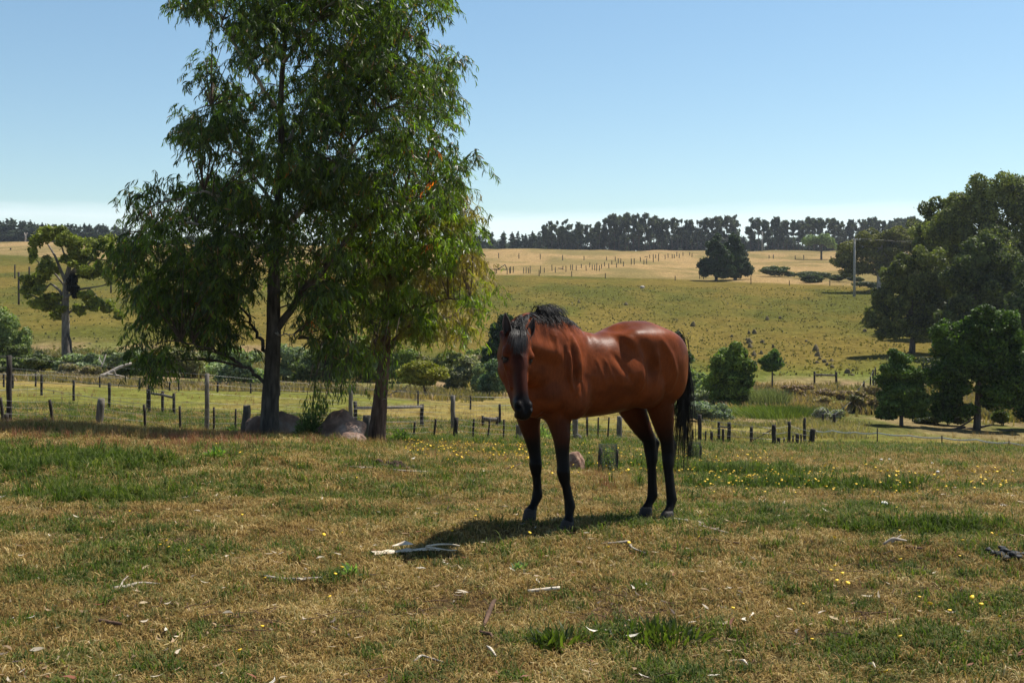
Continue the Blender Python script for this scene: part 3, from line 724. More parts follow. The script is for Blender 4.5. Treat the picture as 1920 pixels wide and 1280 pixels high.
def pxpath(pts, Y0):
    """list of (px, py, depth offset) -> world points"""
    return [P(a, b_, Y0 + d_) for a, b_, d_ in pts]
def smoothpath(pts, n):
    A = np.array([tuple(p) for p in pts]); t = np.arange(len(A)); tn = np.linspace(0, len(A) - 1, n)
    out = []
    for j in range(3): out.append(_pchip(t, A[:, j], tn) * .5 + np.interp(tn, t, A[:, j]) * .5 if len(A) > 2 else np.interp(tn, t, A[:, j]))
    return np.stack(out, -1)

m_bark_dark = rough_mat('fissured_bark', (.020, .016, .013), (.085, .068, .055), 5, .95, .9, 16, stretch=(2.5, 2.5, .5), c3=(.15, .125, .105), dist=.03)
m_bark_red = rough_mat('reddish_bark', (.04, .024, .018), (.13, .075, .052), 5, .9, .8, 16, stretch=(2.5, 2.5, .5), c3=(.20, .13, .10), dist=.03)
m_bark_pale = rough_mat('smooth_gum_bark', (.16, .13, .10), (.36, .31, .26), 3, .75, .3, 12, stretch=(2, 2, .6), c3=(.46, .42, .37), dist=.01)
m_twig = rough_mat('twig_bark', (.05, .035, .025), (.13, .09, .06), 12, .85, .3)

def gum_tree(root, Y0, poly, nclus, limbs, trunk, colr, seed, hd_rows, sprays=9, nleaf=17, holes=.40, colw=None, lscale=1.0, holeamt=1.0, bark=None):
    g = np.random.default_rng(seed); org = np.array(root.location)
    p = np.array(poly, float); lo = p.min(0); hi = p.max(0)
    # cluster hubs in the crown
    hub = []
    while len(hub) < nclus:
        x = g.uniform(lo[0], hi[0], 4000); y = g.uniform(lo[1], hi[1], 4000); ok = inpoly(x, y, poly)
        x = x[ok]; y = y[ok]; hd = np.interp(y, hd_rows[0], hd_rows[1]); dep = g.uniform(-1, 1, len(x)) * hd
        nz = fbm(x / 58 + 3 + dep * .35, y / 44 + dep * .25, seed, 2)
        keepm = nz > holes
        for a, b_, d_ in zip(x[keepm], y[keepm], dep[keepm]): hub.append(P(a, b_, Y0 + d_)[:])
    hub = np.array(hub[:nclus])
    # sprays from each hub
    ns_ = nclus * sprays; hb = np.repeat(hub, sprays, 0) + g.normal(size=(ns_, 3)) * np.array([.13, .13, .11]) * lscale
    az = g.uniform(0, 6.283, ns_); out = np.stack([np.cos(az), np.sin(az), g.uniform(-.1, .6, ns_)], -1)
    Ls = g.uniform(.2, .48, ns_) * lscale
    # spray curve: outwards then hanging
    nl = nleaf; ti = np.tile(np.linspace(.12, 1.0, nl), (ns_, 1)) + g.uniform(-.03, .03, (ns_, nl))
    pos = hb[:, None] + out[:, None] * (ti * .74 * Ls[:, None])[..., None] + np.array([0, 0, -1.0]) * (ti ** 2.1 * .66 * Ls[:, None])[..., None]
    tan = out[:, None] * .74 + np.array([0, 0, -1.0]) * (1.35 * ti ** 1.1)[..., None]; tan = unit(tan)
    B = pos.reshape(-1, 3); Tn = tan.reshape(-1, 3); n = len(B)
    dv = unit(Tn * .5 + np.array([0, 0, -.75]) + g.normal(size=(n, 3)) * np.array([.42, .42, .3]))
    sd = unit(np.cross(dv, g.normal(size=(n, 3))))
    ln = g.uniform(.075, .18, n) * lscale ** .5; wd = ln * g.uniform(.105, .165, n); cv = g.choice([-1, 1], n) * g.uniform(.3, 1.3, n)
    V, Fc = leaves_mesh(B, dv, sd, ln, wd, cv)
    # colour: per spray, per leaf
    cl = np.array(colr); w = np.repeat(g.beta(.45, 1.7, ns_), nl) * .8 + g.uniform(0, .2, n)
    c_ = lerp(cl[0], cl[1], w)
    c_ = c_ * g.uniform(.7, 1.25, n)[:, None]
    dead = np.repeat(g.uniform(size=ns_) < .006, nl) & (g.uniform(size=n) < .55); c_[dead] = np.array([.50, .10, .025]) * g.uniform(.6, 1.2, (dead.sum(), 1))
    old = (g.uniform(size=n) < .03); c_[old] = np.array([.20, .10, .04])
    if colw is not None:
        m_ = colw(B, g); c_ = lerp3(c_, np.array([.21, .13, .055]), m_)
    mesh_np('crown', V - org, Fc, m_gumleaf, root, False, {'leaf': np.repeat(c_, 6, 0)})['kind'] = 'stuff'
    # twigs of the sprays (thin) and branchlets from limbs to the hubs
    mb = MB()
    tr = np.array(smoothpath([v[0] for v in trunk], 60)); rad = np.interp(np.linspace(0, len(trunk) - 1, 60), range(len(trunk)), [v[1] for v in trunk])
    o_t = MB(); o_t.tube([tuple(v) for v in tr], list(rad), 14, jit=.05)
    o_t.build('trunk', bark or m_bark_dark, root, True, org)
    nodes = [(tr[i], rad[i]) for i in range(22, 60)]
    for lb in limbs:
        a = smoothpath([v for v in lb['p']], 22); r_ = np.linspace(lb['r'], lb['r2'], 22)
        a[3:-1] += g.normal(size=a[3:-1].shape) * .02
        o_l = MB(); o_l.tube([tuple(v) for v in a], list(r_), 9, jit=.04)
        o_l.build('limb', lb.get('m', m_bark_pale), root, True, org)
        nodes += [(a[i], r_[i]) for i in range(5, 22)]
    NP_ = np.array([v[0] for v in nodes])
    hs_ = hub[g.permutation(len(hub))[:int(nclus * .8)]]
    for h in hs_:
        dd = NP_ - h; dist = np.linalg.norm(dd, axis=1) + np.clip(dd[:, 2], 0, 9) * 1.0
        k = int(np.argmin(dist)); s0 = NP_[k]
        if np.linalg.norm(h - s0) > 2.6: continue
        mid = (s0 + h) / 2 + np.array([g.normal() * .1, g.normal() * .1, .12 + g.uniform(0, .2)])
        pt = bez(s0, s0 * .6 + mid * .4, mid, h, 7); L_ = np.linalg.norm(h - s0)
        mb.tube([tuple(v) for v in pt], list(np.linspace(min(.020, .007 + .006 * L_), .004, 7)), 4, cap=False)
    mb.build('branchlets', m_twig, root, False, org)['kind'] = 'stuff'
    # spray stems
    sel = g.permutation(ns_)[:int(ns_ * .45)]; t_ = np.linspace(0, 1, 4)
    Vs = []; Fs = []
    pc = hb[sel][:, None] + out[sel][:, None] * (t_ * .74 * Ls[sel][:, None])[..., None] + np.array([0, 0, -1.0]) * (t_ ** 2.1 * .66 * Ls[sel][:, None])[..., None]
    wv = unit(g.normal(size=(len(sel), 3)))[:, None] * .003
    VV = np.stack([pc - wv, pc + wv], 2).reshape(len(sel), 8, 3); bi = (np.arange(len(sel)) * 8)[:, None]
    FF = np.concatenate([np.c_[bi + 2 * i, bi + 2 * i + 1, bi + 2 * i + 3, bi + 2 * i + 2] for i in range(3)])
    mesh_np('leaf_stems', VV.reshape(-1, 3) - org, FF, m_twig, root)['kind'] = 'stuff'
def lerp3(a, b_, t): return a * (1 - t[:, None]) + b_ * t[:, None]

GREENS = ((.021, .031, .012), (.19, .26, .036))
YA = 20.0
ga = G(505, YA)
ta = empty('eucalyptus_tree', ga); tag(ta, 'tallest eucalyptus with a straight dark trunk in front of the boulders', 'tree')
trunkA = [(G(505, YA, -.15), .205), (P(505, 812, YA), .185), (P(506, 770, YA), .160), (P(510, 690, YA), .142), (P(513, 620, YA), .13), (P(513, 540, YA), .112), (P(516, 450, YA), .088), (P(523, 370, YA + .1), .075),
          (P(528, 280, YA + .1), .062), (P(526, 200, YA), .052), (P(532, 100, YA), .042), (P(542, 0, YA), .033), (P(548, -140, YA), .018)]
def LB(pts, r, r2, m=None): 
    d_ = {'p': pxpath(pts, YA), 'r': r, 'r2': r2}
    if m: d_['m'] = m
    return d_
limbsA = [LB([(517, 620, 0), (545, 580, -.1), (597, 517, -.3), (622, 484, -.4), (675, 415, -.5), (726, 384, -.6), (800, 368, -.7)], .075, .018, m_bark_dark),
          LB([(520, 450, 0), (545, 412, -.2), (600, 352, -.5), (639, 302, -.7), (679, 252, -.8), (730, 190, -1.0)], .055, .014),
          LB([(502, 722, 0), (470, 696, -.2), (440, 672, -.5), (395, 655, -.8), (340, 640, -1.0)], .038, .012, m_bark_dark),
          LB([(506, 672, 0), (490, 640, .2), (474, 610, .3), (440, 560, .5), (400, 500, .6)], .04, .012, m_bark_dark),
          LB([(514, 500, 0), (470, 452, .1), (410, 425, .2), (340, 418, .2), (265, 436, .1)], .05, .012),
          LB([(520, 395, 0), (480, 335, .3), (430, 270, .5), (395, 200, .6)], .04, .012),
          LB([(527, 290, 0), (570, 210, .5), (640, 130, .8), (720, 60, 1.0)], .045, .012),
          LB([(526, 215, 0), (470, 130, -.5), (420, 50, -.7), (390, -20, -.8)], .04, .012),
          LB([(530, 120, 0), (590, 40, -.5), (660, -40, -.8)], .035, .012),
          LB([(516, 450, 0), (560, 400, .8), (640, 330, 1.3), (760, 280, 1.5)], .045, .012),
          LB([(515, 480, 0), (450, 390, -.8), (380, 360, -1.2), (300, 380, -1.4)], .04, .012),
          LB([(515, 624, -.1), (528, 627, -.15), (545, 628, -.2), (560, 634, -.25)], .014, .006)]
polyA = [(330, -140), (338, 0), (385, 55), (392, 110), (345, 150), (328, 235), (372, 290), (340, 345), (290, 352), (238, 372), (218, 430), (216, 480), (238, 520), (262, 556), (236, 600), (240, 650), (280, 700), (300, 690), (340, 620), (395, 640), (450, 640), (472, 570),
         (500, 520), (545, 515), (562, 590), (572, 640), (610, 668), (655, 660), (650, 590), (655, 520), (690, 470), (770, 425), (835, 395), (868, 340), (882, 290), (838, 220), (868, 150), (848, 40), (825, -60), (760, -150), (600, -210), (440, -190)]
gum_tree(ta, YA, polyA, 1040, limbsA, trunkA, GREENS, 21, ([-200, 0, 300, 480, 600, 740], [1.2, 2.1, 2.4, 2.2, 1.4, .7]), sprays=10, nleaf=18, holes=.40)

YB = 21.6
gb = G(707, YB)
tb_ = empty('eucalyptus_tree', gb); tag(tb_, 'smaller eucalyptus with reddish forked trunk and brown-tinged leaves', 'tree')
trunkB = [(G(706, YB, -.15), .20), (P(707, 815, YB), .175), (P(711, 770, YB), .15), (P(716, 720, YB), .125), (P(722, 660, YB), .105), (P(724, 600, YB), .085), (P(728, 530, YB), .065), (P(740, 460, YB), .05), (P(752, 390, YB), .036), (P(770, 320, YB), .02)]
def LC(pts, r, r2, m=None): return {'p': pxpath(pts, YB), 'r': r, 'r2': r2, 'm': m or m_bark_red}
limbsB = [LC([(719, 690, 0), (708, 660, .1), (702, 630, .2), (690, 580, .3), (660, 520, .5)], .06, .014),
          LC([(722, 668, 0), (738, 640, -.1), (760, 615, -.3), (800, 600, -.4), (850, 592, -.5)], .05, .012),
          LC([(726, 600, 0), (750, 585, -.3), (790, 572, -.5), (830, 562, -.7), (880, 560, -.8)], .04, .010),
          LC([(728, 560, 0), (760, 520, .3), (810, 490, .6), (865, 470, .8)], .04, .010),
          LC([(735, 480, 0), (780, 420, -.3), (830, 380, -.5), (865, 350, -.6)], .035, .010),
          LC([(730, 530, 0), (690, 480, -.4), (650, 430, -.7)], .03, .010),
          LC([(712, 752, -.1), (740, 736, -.2), (758, 728, -.25), (768, 722, -.3)], .012, .005, m_bark_pale)]
polyB = [(585, 490), (640, 430), (720, 370), (800, 330), (868, 340), (888, 400), (902, 470), (918, 545), (902, 590), (878, 628), (825, 612), (775, 640), (740, 600), (705, 660), (650, 690), (600, 620), (575, 540)]
def brownB(B, g):
    px = W0 + B[:, 0] * F / B[:, 1]; py = HROW + (EYE - B[:, 2]) * F / B[:, 1]
    q = fbm(px / 40, py / 35, 17); return np.clip((q - .52) * 5, 0, .8) * np.clip((px - 620) / 100, 0, 1)
gum_tree(tb_, YB, polyB, 300, limbsB, trunkB, ((.045, .065, .015), (.32, .40, .05)), 33, ([290, 450, 560, 700], [.9, 1.7, 1.6, .9]), sprays=9, nleaf=16, holes=.42, colw=brownB, bark=m_bark_red)

# loose hanging branch ends below the crown
hg = np.random.default_rng(5)
def hanging(root, pts_px, Y, n, spread, seed, org):
    g = np.random.default_rng(seed); V_ = []; 
    B = []; 
    for (px, py0, py1) in pts_px:
        k = n; yy = g.uniform(py0, py1, k); xx = px + g.normal(size=k) * spread
        for a, b_ in zip(xx, yy): B.append(P(a, b_, Y + g.normal() * .15)[:])
    B = np.array(B); m = len(B)
    dv = unit(np.array([0, 0, -1.0]) + g.normal(size=(m, 3)) * np.array([.22, .22, .1])); sd = unit(np.cross(dv, g.normal(size=(m, 3))))
    ln = g.uniform(.09, .17, m); V, Fc = leaves_mesh(B, dv, sd, ln, ln * .14, g.choice([-1, 1], m) * 1.0)
    c_ = lerp(np.array(GREENS[0]), np.array(GREENS[1]), g.uniform(0, .6, m))
    mesh_np('hanging_leaves', V - org, Fc, m_gumleaf, root, False, {'leaf': np.repeat(c_, 6, 0)})['kind'] = 'stuff'
    mb = MB()
    for (px, py0, py1) in pts_px: mb.tube([tuple(P(px + 14, py0 - 60, Y + .2)), tuple(P(px + 6, py0 - 20, Y + .1)), tuple(P(px, (py0 + py1) / 2, Y)), tuple(P(px - 2, py1, Y))], [.008, .006, .004, .003], 4)
    mb.build('hanging_stem', m_twig, root, False, org)
hanging(ta, [(573, 742, 776), (585, 738, 772), (600, 722, 770), (612, 728, 775), (630, 700, 750), (645, 690, 742), (655, 685, 735), (590, 700, 742), (618, 680, 735), (596, 735, 778), (640, 705, 748), (607, 745, 780)], YA - .9, 34, 4.5, 8, np.array(ga))
hanging(ta, [(276, 690, 712), (284, 685, 722), (292, 680, 715), (300, 690, 708)], YA - .6, 30, 3.5, 9, np.array(ga))
hanging(ta, [(665, 670, 725), (690, 668, 738), (715, 660, 735), (735, 655, 720), (700, 655, 700), (640, 660, 700)], YA - .6, 46, 6, 10, np.array(ga))

# ------------------------------------------------------------------ other trees and bushes
def cards(P0, Nn, size, g, elong=1.5):
    """small rhombic leaf clumps; P0 (n,3), Nn normals"""
    n = len(P0); a = unit(np.cross(Nn, g.normal(size=(n, 3)))); b_ = np.cross(Nn, a); s = size[:, None]
    V = np.stack([P0 - a * s * elong * .5, P0 + b_ * s * .42 + Nn * s * .12, P0 + a * s * elong * .5, P0 - b_ * s * .42 - Nn * s * .05], 1).reshape(-1, 3)
    o_ = (np.arange(n) * 4)[:, None]; return V, np.c_[o_, o_ + 1, o_ + 2, o_ + 3]
def crown_np(lobes, n, size, c0, c1, g, sub=14, subr=.42, shell=.55, flat=.8, fuzz=.085, elong=1.5):
    lobes = np.array(lobes, float); L2 = []
    for (x, y, z, a, b_, c_) in lobes:
        k = max(3, int(sub)); d_ = unit(g.normal(size=(k, 3))); d_[:, 2] = d_[:, 2] * .9 + .12
        q = d_ * np.array([a, b_, c_]) * g.uniform(.55, .85, (k, 1)) + np.array([x, y, z]); r_ = g.uniform(.7, 1.25, (k, 1)) * subr
        L2 += [(*q[i], a * r_[i, 0], b_ * r_[i, 0], c_ * r_[i, 0] * flat) for i in range(k)]
        L2.append((x, y, z, a * .5, b_ * .5, c_ * .5))
    L2 = np.array(L2); w = (L2[:, 3] * L2[:, 5]) ** 1.0; w /= w.sum(); k = g.choice(len(L2), n, p=w)
    d_ = unit(g.normal(size=(n, 3))); r_ = shell + (1.0 - shell) * g.uniform(0, 1, n) ** .6 + g.exponential(fuzz, n)
    P0 = L2[k, :3] + d_ * L2[k, 3:] * r_[:, None]
    nn = unit(d_ / L2[k, 3:] * L2[k, 3:].mean(1)[:, None] + g.normal(size=(n, 3)) * .8)
    V, Fc = cards(P0, nn, size * g.uniform(.6, 1.35, n), g, elong)
    t = g.beta(1.6, 2.0, n) * .8 + .2 * g.uniform(size=n); lt = g.uniform(-.25, .25, len(L2))[k]
    c_ = lerp(np.array(c0), np.array(c1), np.clip(t + lt, 0, 1)) * g.uniform(.8, 1.2, n)[:, None]
    return V, Fc, np.repeat(c_, 4, 0)
def plant(name, label, cat, base, lobes_m, n, size, c0, c1, seed, trunk=None, group=None, bark=None, branches=6, **kw):
    """lobes_m in metres relative to base; trunk = list of ((x,y,z), r)"""
    g = np.random.default_rng(seed); base = Vector(base)
    root = empty(name, base); tag(root, label, cat, group)
    n = int(n * 2.6); size = size * .62; kw['sub'] = int(kw.get('sub', 8) * 1.5); kw['subr'] = kw.get('subr', .5) * .86; kw['shell'] = max(kw.get('shell', .5), .1) if kw.get('shell', .5) < .2 else .7
    c1 = tuple(v * 1.9 for v in c1); lobes_m = [(a, b_, c_, d_ * 1.2, e_ * 1.2, f_ * (1.28 if cat == 'bush' else 1.2)) for a, b_, c_, d_, e_, f_ in lobes_m]
    V, Fc, c_ = crown_np(lobes_m, n, size, c0, c1, g, **kw)
    mesh_np('crown', V, Fc, m_bushleaf, root, False, {'leaf': c_})['kind'] = 'stuff'
    mb = MB(); L_ = np.array(lobes_m)
    if trunk: 
        pt = smoothpath([v[0] for v in trunk], 14); r_ = np.interp(np.linspace(0, len(trunk) - 1, 14), range(len(trunk)), [v[1] for v in trunk])
        mb.tube([tuple(v) for v in pt], list(r_), 9, jit=.06)
        for i in range(branches):
            l_ = L_[g.integers(len(L_))]; s0 = pt[g.integers(5, 13)]; e0 = l_[:3] + g.normal(size=3) * l_[3:] * .3; r0 = trunk[0][1] * .32
            bp_ = bez(s0, s0 * .65 + e0 * .35 + [0, 0, .05 * L_[0, 5]], s0 * .3 + e0 * .7, e0, 6); mb.tube([tuple(v) for v in bp_], list(np.linspace(r0, r0 * .3, 6)), 5, cap=False)
    else:
        w_ = L_[:, 3].max()
        for i in range(6):
            l_ = L_[g.integers(len(L_))]; s0 = np.array([g.normal() * w_ * .12, g.normal() * w_ * .12, -.1]); e0 = l_[:3] + g.normal(size=3) * l_[3:] * .3
            mb.tube([tuple(v) for v in bez(s0, s0 * .6 + e0 * .4, s0 * .3 + e0 * .7, e0, 5)], list(np.linspace(.035, .012, 5)), 4, cap=False)
    mb.build('trunk' if trunk else 'stem', bark or m_bark_dark, root, True)
    return root
def PXL(base, Y, blobs, dep=.8):
    """(px,py,rx px,ry px[,depth offset m]) -> lobes relative to base"""
    out = []
    for b_ in blobs:
        dy = b_[4] if len(b_) > 4 else 0
        c_ = P(b_[0], b_[1], Y + dy) - Vector(base); k = Y / F; out.append((*c_, b_[2] * k, (b_[2] + b_[3]) / 2 * k * dep, b_[3] * k))
    return out
def TR(base, Y, pts):
    k = Y / F; return [(tuple(P(a, b_, Y) - Vector(base)), r * k) for a, b_, r in pts]

# hillside gum with pale forking trunk on the left
Y = 96; bs = G(125, Y)
rows_off = proj(bs.x, bs.y, bs.z)[1] - 668
def sh(bl): return [(a, b_, c_, d_) + tuple(e_) for a, b_, c_, d_, *e_ in bl]
gl = [(75, 452, 13, 14), (90, 440, 13, 11, 1), (108, 436, 16, 12), (128, 452, 20, 13, -1), (142, 470, 13, 11), (62, 476, 7, 12), (183, 460, 15, 13), (204, 455, 12, 13, 1), (216, 478, 9, 11), (168, 480, 14, 10), (150, 490, 10, 8),
      (90, 500, 15, 14, -1), (78, 518, 11, 12), (53, 527, 10, 9), (48, 548, 10, 6), (72, 545, 13, 11), (165, 510, 15, 14, 1), (188, 508, 10, 12), (207, 520, 11, 13), (125, 487, 10, 8), (185, 568, 18, 11), (160, 556, 12, 9, -1), (200, 580, 10, 9), (90, 572, 22, 13), (112, 590, 16, 9, 1), (222, 592, 7, 8), (150, 580, 10, 9)]
gx = np.random.default_rng(41); gl = gl + [(a + gx.normal() * 8, b_ + gx.normal() * 6, c_ * .6, d_ * .6, gx.normal() * 1.5) for a, b_, c_, d_, *e_ in gl for _ in range(2)]
m_bark_grey = rough_mat('grey_brown_bark', (.07, .058, .048), (.17, .145, .12), 3, .85, .4, 12, stretch=(2, 2, .6), c3=(.30, .26, .22), dist=.01)
hg_ = plant('gum_tree', 'spreading gum with pale forked trunk and a black clump in its fork', 'tree', bs, PXL(bs, Y, gl), 15000, .30, (.05, .065, .016), (.17, .18, .03), 101,
      TR(bs, Y, [(124, 672, 8), (123, 640, 7.5), (123, 600, 7), (122, 565, 7), (124, 530, 5.5), (130, 500, 4), (136, 480, 3)]), bark=m_bark_grey, branches=0, sub=9, subr=.5, shell=.05, fuzz=.22, elong=1.8)
gg = np.random.default_rng(4); 
for pts_, r_ in [([(123, 570), (112, 545), (95, 532), (80, 548)], 3.2), ([(122, 560), (140, 545), (165, 540), (185, 560)], 3), ([(124, 532), (113, 505), (103, 480), (88, 455)], 3.6), ([(124, 530), (140, 510), (160, 500), (185, 475)], 3.2), ([(130, 500), (118, 470), (110, 445)], 2.4),
               ([(135, 482), (150, 465), (130, 455)], 2), ([(128, 515), (150, 495), (175, 485), (212, 490)], 2.5), ([(122, 580), (105, 565), (75, 560), (52, 550)], 2.6), ([(123, 590), (150, 575), (190, 575)], 2.4), ([(124, 540), (100, 510), (82, 500), (60, 480)], 2.2), ([(165, 540), (195, 535), (207, 525)], 1.6)]:
    mb = MB(); pt = smoothpath([P(a, b_, Y + gg.normal() * .3) - bs for a, b_ in pts_], 10); mb.tube([tuple(v) for v in pt], list(np.linspace(r_ * Y / F, r_ * .4 * Y / F, 10)), 7); mb.build('limb', m_bark_grey, hg_, True)
m_blackclump = rough_mat('black_clump', (.010, .009, .008), (.03, .026, .022), 9, .95, .9)
V, Fc, c_ = crown_np([(*(P(139, 536, Y - .3) - bs), .5, .5, .75), (*(P(141, 552, Y - .3) - bs), .35, .35, .4)], 2600, .16, (.006, .006, .005), (.02, .018, .014), gg, sub=6, subr=.55, shell=.3); o_ = mesh_np('dark_clump', V, Fc, m_bushleaf, hg_, False, {'leaf': c_}); o_['kind'] = 'stuff'
mb = MB(); mb.tube([tuple(P(127, 625, Y - .3) - bs), tuple(P(132, 640, Y - .5) - bs), tuple(P(133, 655, Y - .7) - bs), tuple(P(137, 668, Y - .9) - bs)], [.10, .12, .09, .07], 7); mb.build('torn_branch', m_bark_dark, hg_, True)

